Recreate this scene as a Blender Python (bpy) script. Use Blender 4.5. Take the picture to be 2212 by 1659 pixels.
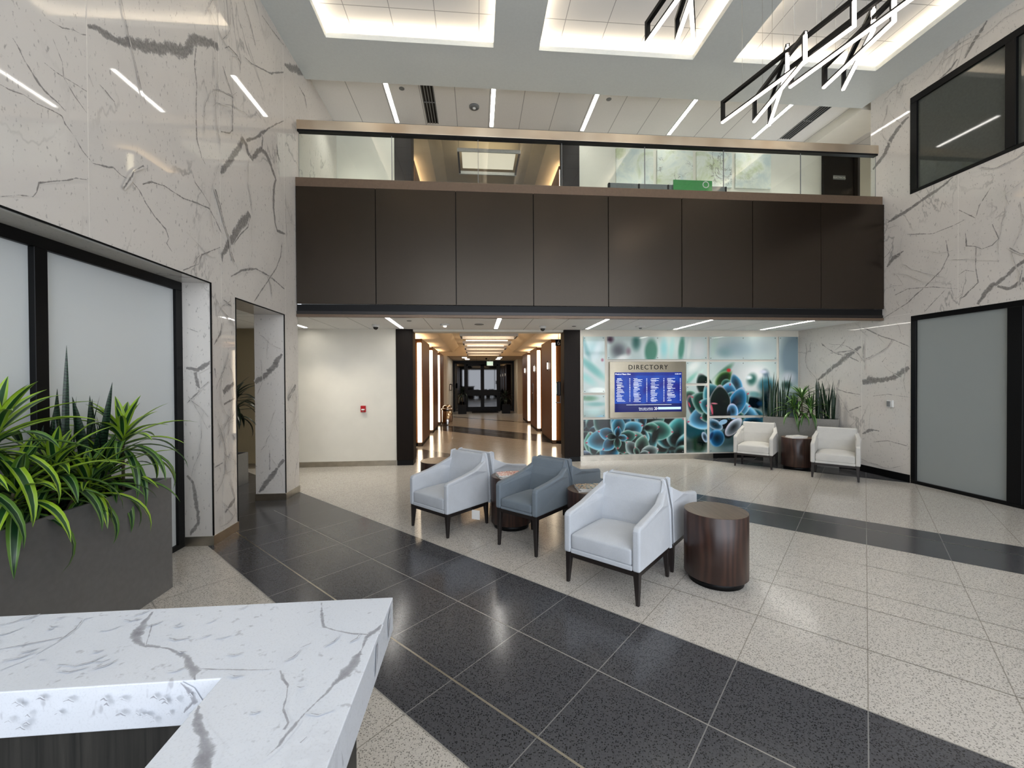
import bpy, bmesh, math, random
import numpy as np
from mathutils import Vector, Matrix
R = math.radians
random.seed(7)
for o in list(bpy.data.objects): bpy.data.objects.remove(o)
sc = bpy.context.scene
col = sc.collection

# ------------------------------------------------------------------ camera
cam = bpy.data.cameras.new('camera'); camo = bpy.data.objects.new('camera', cam); col.objects.link(camo)
rt = Vector((0.9964454253761165, -0.0840374224086766, -0.005850289045493591))
dn = Vector((-0.006568836845145282, -0.00827637205508618, -0.9999441744658087))
fw = Vector((0.08398431180590828, 0.9964282278721892, -0.008798981189690505))
m = Matrix.Identity(4)
for i in range(3):
    m[i][0] = rt[i]; m[i][1] = -dn[i]; m[i][2] = -fw[i]
m[2][3] = 1.65
camo.matrix_world = m
cam.sensor_width = 36; cam.lens = 902.9036 / 2212 * 36; cam.clip_start = 0.05; cam.clip_end = 200
sc.camera = camo
# ------------------------------------------------------------------ world, exposure
w = bpy.data.worlds.new('daylight'); sc.world = w; w.use_nodes = True
bg = w.node_tree.nodes['Background']; bg.inputs[0].default_value = (0.85, 0.905, 1.0, 1); bg.inputs[1].default_value = 4.0
vs = sc.view_settings
vs.view_transform = 'Standard'; vs.look = 'None'; vs.gamma = 1; vs.use_curve_mapping = False; vs.exposure = 0.2
# daylight entering through the glazed front wall behind the camera
FRONT = -3.6
for i, (x0, x1) in enumerate(((-2.4, 0.5), (0.62, 3.5), (3.62, 6.6))):
    for (z0, z1) in ((0.15, 2.9), (3.05, 6.1)):
        L = bpy.data.lights.new('daylight_portal', 'AREA'); L.shape = 'RECTANGLE'; L.size = x1 - x0; L.size_y = z1 - z0
        L.cycles.is_portal = True
        o = bpy.data.objects.new('daylight_portal', L); col.objects.link(o)
        o.location = ((x0 + x1) / 2, FRONT - 0.02, (z0 + z1) / 2); o.rotation_euler = (R(90), 0, 0)

def srgb(r, g, b):
    f = lambda c: (c / 255) / 12.92 if c / 255 <= 0.04045 else ((c / 255 + 0.055) / 1.055) ** 2.4
    return (f(r), f(g), f(b), 1)

def downlight(x, y, z, watts, color=(1, 0.86, 0.68), ang=75, blend=0.6, tilt=None):
    L = bpy.data.lights.new('downlight_beam', 'SPOT'); L.energy = watts; L.color = color
    L.spot_size = R(ang); L.spot_blend = blend; L.shadow_soft_size = 0.05
    o = bpy.data.objects.new('downlight_beam', L); col.objects.link(o); o.location = (x, y, z)
    if tilt: o.rotation_euler = tilt
    return o

# ------------------------------------------------------------------ materials
class NT:
    def __init__(s, name):
        s.m = bpy.data.materials.new(name); s.m.use_nodes = True; s.t = s.m.node_tree; s.n = s.t.nodes
        s.b = s.n['Principled BSDF']
    def add(s, typ, **k):
        n = s.n.new(typ)
        for a, v in k.items(): setattr(n, a, v)
        return n
    def link(s, a, b): s.t.links.new(a, b)
    def math(s, op, a, b=None, c=None, clamp=False):
        n = s.add('ShaderNodeMath', operation=op); n.use_clamp = clamp
        for i, v in enumerate((a, b, c)):
            if v is None: continue
            if isinstance(v, (int, float)): n.inputs[i].default_value = v
            else: s.link(v, n.inputs[i])
        return n.outputs[0]
    def pos(s):
        return s.add('ShaderNodeNewGeometry').outputs['Position']
    def objc(s):
        return s.add('ShaderNodeTexCoord').outputs['Object']
    def noise(s, vec, scale, detail=3, rough=0.5, dist=0.0):
        n = s.add('ShaderNodeTexNoise'); n.inputs['Scale'].default_value = scale; n.inputs['Detail'].default_value = detail
        n.inputs['Roughness'].default_value = rough; n.inputs['Distortion'].default_value = dist
        s.link(vec, n.inputs['Vector']); return n.outputs['Fac']
    def scale(s, vec, v):
        n = s.add('ShaderNodeMapping'); n.inputs['Scale'].default_value = v; s.link(vec, n.inputs['Vector']); return n.outputs[0]
    def ramp(s, fac, stops):
        n = s.add('ShaderNodeValToRGB'); e = n.color_ramp.elements
        while len(e) < len(stops): e.new(0.5)
        for x, (p, c) in zip(e, stops): x.position = p; x.color = c
        s.link(fac, n.inputs[0]); return n.outputs[0]
    def mix(s, fac, a, b):
        n = s.add('ShaderNodeMix', data_type='RGBA')
        for i, v in ((0, fac), (6, a), (7, b)):
            if isinstance(v, (int, float, tuple)): n.inputs[i].default_value = v
            else: s.link(v, n.inputs[i])
        return n.outputs[2]
    def step(s, v, a, b):
        n = s.add('ShaderNodeMapRange'); n.interpolation_type = 'SMOOTHSTEP'
        s.link(v, n.inputs[0]); n.inputs[1].default_value = a; n.inputs[2].default_value = b; return n.outputs[0]
    def color(s, c): 
        if isinstance(c, tuple): s.b.inputs['Base Color'].default_value = c
        else: s.link(c, s.b.inputs['Base Color'])
    def set(s, rough=0.5, metal=0.0, spec=0.5, coat=0.0, emis=None, es=0.0):
        s.b.inputs['Roughness'].default_value = rough; s.b.inputs['Metallic'].default_value = metal
        s.b.inputs['Specular IOR Level'].default_value = spec; s.b.inputs['Coat Weight'].default_value = coat
        if emis: s.b.inputs['Emission Color'].default_value = emis; s.b.inputs['Emission Strength'].default_value = es
        return s.m
    def bump(s, h, strength, dist=0.01):
        n = s.add('ShaderNodeBump'); n.inputs['Strength'].default_value = strength; n.inputs['Distance'].default_value = dist
        s.link(h, n.inputs['Height']); s.link(n.outputs[0], s.b.inputs['Normal'])

def plain(name, c, rough=0.5, metal=0.0, var=0.06, scale=30, **k):
    t = NT(name); f = t.noise(t.objc(), scale, 2)
    lo = tuple(x * (1 - var) for x in c[:3]) + (1,); hi = tuple(min(1, x * (1 + var)) for x in c[:3]) + (1,)
    t.color(t.ramp(f, [(0.3, lo), (0.7, hi)])); return t.set(rough, metal, **k)

def emitter(name, c, strength):
    t = NT(name); t.color((0.8, 0.8, 0.8, 1)); return t.set(0.5, emis=c, es=strength)

def marble(name, base, vein, rough=0.1, fine=1.0, speck=0.0):
    t = NT(name); p = t.pos()
    cloud = t.noise(p, 1.3, 4, 0.6)
    c = t.mix(t.math('MULTIPLY', t.step(cloud, 0.45, 0.75), 0.35), base, tuple(x * 0.82 for x in base[:3]) + (1,))
    # hairline veins
    dp = t.add('ShaderNodeMapping'); dp.inputs['Rotation'].default_value = (0.5, 0.4, 0.6); dp.inputs['Scale'].default_value = (1, 1, 0.55); t.link(p, dp.inputs[0])
    n1 = t.noise(dp.outputs[0], 1.1, 6, 0.55, 0.6)
    r1 = t.step(t.math('ABSOLUTE', t.math('SUBTRACT', n1, 0.5)), 0.0, 0.012)
    mask = t.step(t.noise(p, 0.9, 1), 0.5, 0.66)
    v1 = t.math('MULTIPLY', t.math('SUBTRACT', 1.0, r1), t.math('MULTIPLY', mask, 0.45 * fine))
    # small freckles
    f = t.noise(t.scale(p, (48, 48, 22)), 1.0, 2, 0.6)
    v2 = t.math('MULTIPLY', t.step(f, 0.62, 0.74), 0.45 * fine)
    at = t.add('ShaderNodeAttribute', attribute_name='vein').outputs['Fac']
    nn = t.noise(t.scale(p, (1, 1, 0.8)), 16, 6, 0.72, 0.8)
    v3 = t.step(t.math('ADD', at, t.math('MULTIPLY', t.math('SUBTRACT', nn, 0.5), 1.7)), 0.34, 0.56)
    v3 = t.math('MULTIPLY', v3, t.step(at, 0.02, 0.3))
    inner = t.noise(t.scale(p, (9, 30, 30)), 1.5, 3)
    v3 = t.math('MULTIPLY', v3, t.math('ADD', 0.45, t.math('MULTIPLY', inner, 0.55)))
    v3 = t.math('MULTIPLY', v3, t.step(t.math('ADD', at, nn), 0.2, 1.3))
    tot = t.math('MAXIMUM', t.math('MAXIMUM', v1, v2), v3, clamp=True)
    c = t.mix(tot, c, vein)
    if speck:
        s2 = t.noise(p, 260, 1); c = t.mix(t.math('MULTIPLY', t.step(s2, 0.5, 0.75), speck), c, tuple(x * 0.7 for x in base[:3]) + (1,))
    t.color(c); return t.set(rough)

M = {}
M['marble'] = marble('white_marble', srgb(214, 209, 202), srgb(86, 82, 80), rough=0.035)
M['quartz'] = marble('veined_quartz', srgb(222, 226, 232), srgb(120, 118, 124), rough=0.22, fine=0.8, speck=0.25)
M['floor_joint'] = plain('floor_joint', srgb(150, 146, 138), 0.3)
M['floor_joint_tan'] = plain('floor_joint_tan', srgb(124, 117, 106), 0.3)
M['grout'] = plain('pale_joint', srgb(232, 228, 220), 0.6)
M['soffit'] = plain('soffit_paint', srgb(212, 216, 213), 0.85, var=0.02)
M['tan'] = plain('tan_paint', srgb(150, 138, 112), 0.85, var=0.02)  # white back wall's dimness in the passage, put into the colour
M['softpanel'] = emitter('soft_panel', (1, 0.88, 0.68, 1), 0.55)
M['white'] = plain('white_paint', srgb(226, 222, 210), 0.8, var=0.02, scale=4)
M['cream'] = plain('cream_paint', srgb(224, 208, 180), 0.8, var=0.02, scale=4)
M['black'] = plain('black_metal', srgb(10, 10, 11), 0.42, spec=0.2)
M['dark_metal'] = plain('dark_bronze_metal', srgb(30, 25, 22), 0.3, 0.3)
M['leg'] = plain('espresso_leg', srgb(30, 24, 22), 0.4)
M['steel'] = plain('brushed_steel', srgb(186, 180, 168), 0.3, 1.0, var=0.1, scale=8)
M['chrome'] = plain('polished_steel', srgb(200, 196, 190), 0.12, 1.0)
M['frost'] = plain('frosted_glass', srgb(214, 219, 220), 0.42, var=0.015, scale=300, spec=0.5)
M['frost2'] = plain('frosted_glass_grey', srgb(148, 154, 152), 0.42, var=0.015, scale=300, spec=0.5)
M['darkglass'] = plain('dark_window_glass', srgb(72, 75, 70), 0.04, spec=0.6)  # opaque pane, the dark room behind it is put into its colour
M['doorglass'] = plain('dark_door_glass', srgb(6, 6, 7), 0.03, spec=1.0)  # door panes are opaque, the darkness beyond them is put into the colour
M['ledge'] = plain('bronze_ledge', srgb(104, 86, 70), 0.45, 0.35)
M['planter'] = plain('grey_planter_laminate', srgb(110, 109, 108), 0.42)
M['planter2'] = plain('light_grey_planter_laminate', srgb(128, 126, 120), 0.42)
M['soil'] = plain('soil', srgb(24, 20, 17), 0.95, var=0.5, scale=60)
M['red'] = plain('red_plastic', srgb(176, 18, 28), 0.35)
M['whiteplastic'] = plain('white_plastic', srgb(225, 225, 222), 0.35)
M['greyplastic'] = plain('grey_plastic', srgb(120, 122, 122), 0.5)
M['green_sign'] = plain('green_sign', srgb(52, 150, 70), 0.5)
M['slot'] = emitter('led_slot', (1, 0.96, 0.90, 1), 17.0)
M['lamp'] = emitter('warm_led_column', (1, 0.82, 0.58, 1), 5.0)
M['cove'] = emitter('warm_cove_strip', (1, 0.85, 0.68, 1), 15.0)
M['pendant'] = emitter('pendant_led', (1, 0.86, 0.74, 1), 7.0)
M['washer'] = emitter('ceiling_wash_strip', (1, 0.74, 0.50, 1), 3.2)
M['exit'] = emitter('exit_face', (0.75, 0.9, 0.75, 1), 0.7)
M['exitgreen'] = emitter('exit_letters', (0.02, 0.35, 0.08, 1), 0.8)
M['glint'] = emitter('spot_lens', (1, 0.9, 0.75, 1), 6.0)

def wood(name, a, b, rough=0.4, stretch=(60, 60, 3), spec=0.5, tint=(1, 1, 1, 1)):
    t = NT(name); f = t.noise(t.scale(t.objc(), stretch), 1.0, 4, 0.6, 0.8)
    t.color(t.ramp(f, [(0.3, a), (0.7, b)])); t.b.inputs['Specular Tint'].default_value = tint; return t.set(rough, spec=spec)
M['fascia'] = wood('dark_stained_veneer', srgb(17, 11, 7), srgb(25, 17, 11), 0.27, (30, 30, 1.5), spec=0.5, tint=(1, .86, .70, 1))
M['bay'] = wood('walnut_veneer', srgb(96, 58, 26), srgb(120, 76, 36), 0.4)
M['pillar'] = wood('espresso_veneer', srgb(20, 14, 10), srgb(28, 20, 14), 0.5, spec=0.15)
M['deskwood'] = wood('charcoal_veneer', srgb(38, 38, 36), srgb(62, 60, 56), 0.35, (70, 70, 2))
t = NT('table_walnut'); wv = t.add('ShaderNodeTexWave', wave_type='BANDS'); wv.bands_direction = 'X'
wv.inputs['Scale'].default_value = 5; wv.inputs['Distortion'].default_value = 14; wv.inputs['Detail'].default_value = 3; wv.inputs['Detail Scale'].default_value = 0.8
t.link(t.scale(t.objc(), (1, 1, 0.18)), wv.inputs['Vector'])
t.color(t.ramp(wv.outputs['Fac'], [(0.1, srgb(46, 30, 25)), (0.9, srgb(64, 42, 34))])); M['table'] = t.set(0.3)
t = NT('table_top_wood'); f = t.noise(t.scale(t.objc(), (60, 6, 6)), 1.0, 4)
t.color(t.ramp(f, [(0.3, srgb(88, 70, 56)), (0.7, srgb(112, 92, 74))])); M['tabletop'] = t.set(0.32)

def fabric(name, c):
    t = NT(name); o = t.objc(); f = t.noise(o, 420, 2); g = t.noise(o, 9, 3)
    f2 = t.math('ADD', t.math('MULTIPLY', f, 0.75), t.math('MULTIPLY', g, 0.25))
    t.color(t.ramp(f2, [(0.3, tuple(x * 0.86 for x in c[:3]) + (1,)), (0.7, tuple(min(1, x * 1.1) for x in c[:3]) + (1,))]))
    t.b.inputs['Sheen Weight'].default_value = 0.15
    t.bump(f, 0.15, 0.002); return t.set(0.75, spec=0.3)
M['fab_light'] = fabric('pale_grey_upholstery', srgb(196, 200, 205))
M['fab_dark'] = fabric('slate_grey_upholstery', srgb(112, 122, 130))
M['fab_far'] = fabric('stone_grey_upholstery', srgb(196, 194, 188))

# ceiling tiles with grid lines; axis spacing in world X and Y
def tiles(name, x0, dx, y0, dy, c=srgb(238, 236, 232), lw=0.006, line=0.45):
    t = NT(name); p = t.pos(); s = t.add('ShaderNodeSeparateXYZ'); t.link(p, s.inputs[0])
    def ln(v, o, d):
        a = t.math('SUBTRACT', v, o); a = t.math('DIVIDE', a, d); a = t.math('ABSOLUTE', t.math('SUBTRACT', t.math('FRACT', t.math('ADD', a, 100.5)), 0.5))
        return t.math('LESS_THAN', a, lw / d)
    l = t.math('MAXIMUM', ln(s.outputs[0], x0, dx), ln(s.outputs[1], y0, dy))
    n = t.noise(p, 240, 2); cc = t.ramp(n, [(0.35, tuple(x * 0.9 for x in c[:3]) + (1,)), (0.65, c)])
    t.color(t.mix(l, cc, tuple(x * line for x in c[:3]) + (1,))); return t.set(0.9)
M['tile_up'] = tiles('acoustic_tile_upper', -2.12, 0.594, 8.17, 1.29)
M['tile_cove'] = tiles('acoustic_tile_cove', -1.72, 0.594, 5.7, 0.594, lw=0.005)
M['tile_low'] = tiles('acoustic_tile_lower', -2.64, 0.596, 8.2, 1.4, c=srgb(248, 248, 246))
M['tile_end'] = tiles('acoustic_tile_end', 0, 0.6, 0, 1.2, c=srgb(200, 178, 150))

# floor: 45 degree terrazzo grid; s = x+y, d = x-y
t = NT('terrazzo_floor'); p = t.pos(); sx = t.add('ShaderNodeSeparateXYZ'); t.link(p, sx.inputs[0])
S = t.math('ADD', sx.outputs[0], sx.outputs[1]); Dg = t.math('SUBTRACT', sx.outputs[0], sx.outputs[1])
def band(a, b): return t.math('MULTIPLY', t.math('GREATER_THAN', S, a), t.math('LESS_THAN', S, b))
dark = band(1.73, 3.83)
for a, b in ((7.66, 8.9), (12.78, 14.45), (18.0, 18.25)): dark = t.math('MAXIMUM', dark, band(a, b))
vor = t.add('ShaderNodeTexVoronoi'); vor.inputs['Scale'].default_value = 120; t.link(p, vor.inputs['Vector'])
rnd = t.add('ShaderNodeSeparateColor'); t.link(vor.outputs['Color'], rnd.inputs[0])
chip = t.math('MULTIPLY', t.math('LESS_THAN', vor.outputs['Distance'], 0.40), t.math('GREATER_THAN', rnd.outputs[0], 0.48))
vor2 = t.add('ShaderNodeTexVoronoi'); vor2.inputs['Scale'].default_value = 210; t.link(p, vor2.inputs['Vector'])
rn2 = t.add('ShaderNodeSeparateColor'); t.link(vor2.outputs['Color'], rn2.inputs[0])
fine = t.math('GREATER_THAN', rn2.outputs[0], 0.72)
lt = t.mix(t.math('MULTIPLY', fine, 0.35), srgb(204, 198, 189), srgb(154, 149, 141)); lt = t.mix(t.math('MULTIPLY', chip, 0.75), lt, srgb(104, 99, 92))
dk = t.mix(t.math('MULTIPLY', fine, 0.5), srgb(82, 82, 85), srgb(58, 58, 61)); dk = t.mix(t.math('MULTIPLY', chip, 0.9), dk, srgb(20, 21, 23))
base = t.mix(dark, lt, dk)
lw = 0.0038
dl = t.math('ABSOLUTE', t.math('SUBTRACT', t.math('FRACT', t.math('ADD', t.math('DIVIDE', t.math('SUBTRACT', Dg, 0.02), 0.827), 100.5)), 0.5))
grout = t.math('LESS_THAN', dl, lw / 0.827)
gl = t.mix(dark, srgb(134, 127, 116), srgb(150, 148, 144))
t.color(t.mix(t.math('MULTIPLY', grout, 0.75), base, gl))
M['floor'] = t.set(0.17, spec=0.5)

# ------------------------------------------------------------------ mesh helpers
class MB:
    def __init__(s): s.v = []; s.f = []; s.mi = []; s.smooth = []; s.mats = []; s.attr = {}; s.col = []
    def mat(s, m):
        if m not in s.mats: s.mats.append(m)
        return s.mats.index(m)
    def add(s, vs, fs, m, smooth=False, M4=None):
        n = len(s.v)
        for v in vs:
            v = Vector(v)
            if M4 is not None: v = M4 @ v
            s.v.append(tuple(v))
        i = s.mat(m)
        for f in fs: s.f.append([n + k for k in f]); s.mi.append(i); s.smooth.append(smooth)
        return n
    def box(s, x0, x1, y0, y1, z0, z1, m, M4=None):
        vs = [(x, y, z) for z in (z0, z1) for (x, y) in ((x0, y0), (x1, y0), (x1, y1), (x0, y1))]
        return s.add(vs, [(3, 2, 1, 0), (4, 5, 6, 7), (0, 1, 5, 4), (1, 2, 6, 5), (2, 3, 7, 6), (3, 0, 4, 7)], m, M4=M4)
    def prism(s, poly, axis, a, b, m, M4=None, smooth=False):
        # poly: list of 2D points in the plane perpendicular to axis, extruded a..b ; handles any winding
        def P(u, v, w): return {'x': (w, u, v), 'y': (u, w, v), 'z': (u, v, w)}[axis]
        n = len(poly)
        ar = sum(poly[i][0] * poly[(i + 1) % n][1] - poly[(i + 1) % n][0] * poly[i][1] for i in range(n))
        if ar < 0: poly = poly[::-1]
        vs = [P(u, v, a) for u, v in poly] + [P(u, v, b) for u, v in poly]
        fs = [tuple(range(n))[::-1], tuple(range(n, 2 * n))] + [(i, (i + 1) % n, n + (i + 1) % n, n + i) for i in range(n)]
        if axis == 'y': fs = [f[::-1] for f in fs]
        return s.add(vs, fs, m, smooth, M4)
    def lathe(s, prof, m, seg=48, c=(0, 0, 0), smooth=True, M4=None):
        vs = []; n = len(prof)
        for i in range(seg):
            a = 2 * math.pi * i / seg
            for r, z in prof: vs.append((c[0] + r * math.cos(a), c[1] + r * math.sin(a), c[2] + z))
        fs = []
        for i in range(seg):
            j = (i + 1) % seg
            for k in range(n - 1): fs.append((i * n + k, j * n + k, j * n + k + 1, i * n + k + 1))
        return s.add(vs, fs, m, smooth, M4)
    def tube(s, pts, r, m, seg=8, cap=True):
        pts = [Vector(p) for p in pts]; rs = r if isinstance(r, (list, tuple)) else [r] * len(pts)
        vs = []; up = None
        for i, p in enumerate(pts):
            d = (pts[min(i + 1, len(pts) - 1)] - pts[max(i - 1, 0)]).normalized()
            if up is None: up = Vector((0, 0, 1)) if abs(d.z) < 0.9 else Vector((1, 0, 0))
            x = d.cross(up).normalized(); y = x.cross(d).normalized(); up = y
            for k in range(seg):
                a = 2 * math.pi * k / seg; vs.append(p + x * rs[i] * math.cos(a) + y * rs[i] * math.sin(a))
        fs = []
        for i in range(len(pts) - 1):
            for k in range(seg):
                k2 = (k + 1) % seg; fs.append((i * seg + k, i * seg + k2, (i + 1) * seg + k2, (i + 1) * seg + k))
        if cap: fs += [tuple(range(seg))[::-1], tuple((len(pts) - 1) * seg + k for k in range(seg))]
        return s.add(vs, fs, m, True)
    def strip(s, pts, frame, m, off=0.0008):
        # vein strip: pts [(u,v,w)...], frame(u,v,off) -> world ; three verts across, attribute vein = 0,1,0
        P = [Vector((u, v)) for u, v, w in pts]; Wd = [w for u, v, w in pts]
        s.nst = getattr(s, 'nst', 0) + 1; off = off * .6 + s.nst * .00012
        # resample
        Q = []; W2 = []
        for i in range(len(P) - 1):
            L = (P[i + 1] - P[i]).length; k = max(1, int(L / 0.07))
            for j in range(k):
                f = j / k; jit = 0.25 * Wd[i]
                Q.append(P[i].lerp(P[i + 1], f) + (Vector((random.uniform(-1, 1), random.uniform(-1, 1))) * jit if j else Vector((0, 0))))
                W2.append((Wd[i] * (1 - f) + Wd[i + 1] * f) * random.uniform(0.85, 1.2))
        Q.append(P[-1]); W2.append(Wd[-1] * 0.6); W2[0] *= 0.7
        n0 = len(s.v); vs = []
        for i, q in enumerate(Q):
            d = (Q[min(i + 1, len(Q) - 1)] - Q[max(i - 1, 0)]); d = d.normalized() if d.length > 1e-6 else Vector((1, 0)); nr = Vector((-d.y, d.x))
            for k in (-1, 0, 1):
                q2 = q + nr * k * W2[i] * 1.7; vs.append(frame(q2.x, q2.y, off))
                s.attr[n0 + len(vs) - 1] = min(1.0, 0.62 + W2[i] * 14) if k == 0 else 0.0
        fs = []
        for i in range(len(Q) - 1):
            for k in (0, 1): fs.append((3 * i + k, 3 * i + k + 1, 3 * i + 4 + k, 3 * i + 3 + k))
        s.add(vs, fs, m)
    def build(s, name, parent=None, bevel=0.0, seg=2, loc=None, rz=0.0, subsurf=0, smooth=False, attrs=False):
        me = bpy.data.meshes.new(name); me.from_pydata(s.v, [], s.f)
        for mt in s.mats: me.materials.append(mt if not isinstance(mt, str) else M[mt])
        me.polygons.foreach_set('material_index', s.mi)
        me.polygons.foreach_set('use_smooth', [bool(x or smooth) for x in s.smooth])
        if s.attr:
            a = me.attributes.new('vein', 'FLOAT', 'POINT'); arr = np.zeros(len(s.v), dtype=np.float32)
            for k, v in s.attr.items(): arr[k] = v
            a.data.foreach_set('value', arr)
        if s.col:
            a = me.color_attributes.new('paint', 'FLOAT_COLOR', 'POINT'); a.data.foreach_set('color', np.array(s.col, dtype=np.float32).ravel())
        me.update()
        o = bpy.data.objects.new(name, me); col.objects.link(o)
        if parent: o.parent = parent
        if loc: o.location = loc
        o.rotation_euler[2] = rz
        if bevel:
            b = o.modifiers.new('bevel', 'BEVEL'); b.width = bevel; b.segments = seg; b.limit_method = 'ANGLE'; b.angle_limit = R(35)
            b.harden_normals = False
        if subsurf:
            q = o.modifiers.new('subsurf', 'SUBSURF'); q.levels = subsurf; q.render_levels = subsurf
        return o

def hairlines(g, frame, regions, n, seed, lo=.0016, hi=.0045):
    # thin natural veins wandering through the slabs
    rr = random.Random(seed)
    for _ in range(n):
        u0, u1, v0, v1 = rr.choice(regions); u = rr.uniform(u0, u1); v = rr.uniform(v0, v1); a = rr.choice((-1.9, -1.2, -.9, -2.2, .5)) + rr.uniform(-.35, .35); pts = []
        wd = rr.uniform(lo, hi)
        for k in range(rr.randint(4, 13)):
            if not (u0 < u < u1 and v0 < v < v1): break
            pts.append((u, v, wd * rr.uniform(.4, 1.5))); a += rr.uniform(-.45, .45); L = rr.uniform(.05, .16); u += math.cos(a) * L; v += math.sin(a) * L
        if len(pts) > 2: g.strip(pts, frame, 'marble')
def tag(o, label=None, cat=None, group=None, kind=None):
    if label: o['label'] = label
    if cat: o['category'] = cat
    if group: o['group'] = group
    if kind: o['kind'] = kind
    return o
def empty(name, loc=(0, 0, 0), rz=0.0):
    o = bpy.data.objects.new(name, None); col.objects.link(o); o.location = loc; o.rotation_euler[2] = rz; o.empty_display_size = 0.1; return o
def struct(o): o['kind'] = 'structure'; return o
def copy_tree(o, parent=None):
    c = o.copy(); col.objects.link(c); c.parent = parent
    for ch in list(o.children): copy_tree(ch, c)
    return c
def text_mesh(name, body, size, mat, parent=None, loc=(0, 0, 0), rot=(R(90), 0, 0), depth=0.001, align='LEFT', spacing=1.0, xs=1.0):
    cu = bpy.data.curves.new(name, 'FONT'); cu.body = body; cu.size = size; cu.extrude = depth; cu.align_x = align; cu.space_character = spacing; cu.resolution_u = 3
    to = bpy.data.objects.new(name, cu); col.objects.link(to); bpy.context.view_layer.update()
    me = bpy.data.meshes.new_from_object(to.evaluated_get(bpy.context.evaluated_depsgraph_get())); bpy.data.objects.remove(to)
    me.materials.clear(); me.materials.append(mat)
    o = bpy.data.objects.new(name, me); col.objects.link(o); o.location = loc; o.rotation_euler = rot; o.scale = (xs, 1, 1)
    if parent: o.parent = parent
    return o
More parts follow.
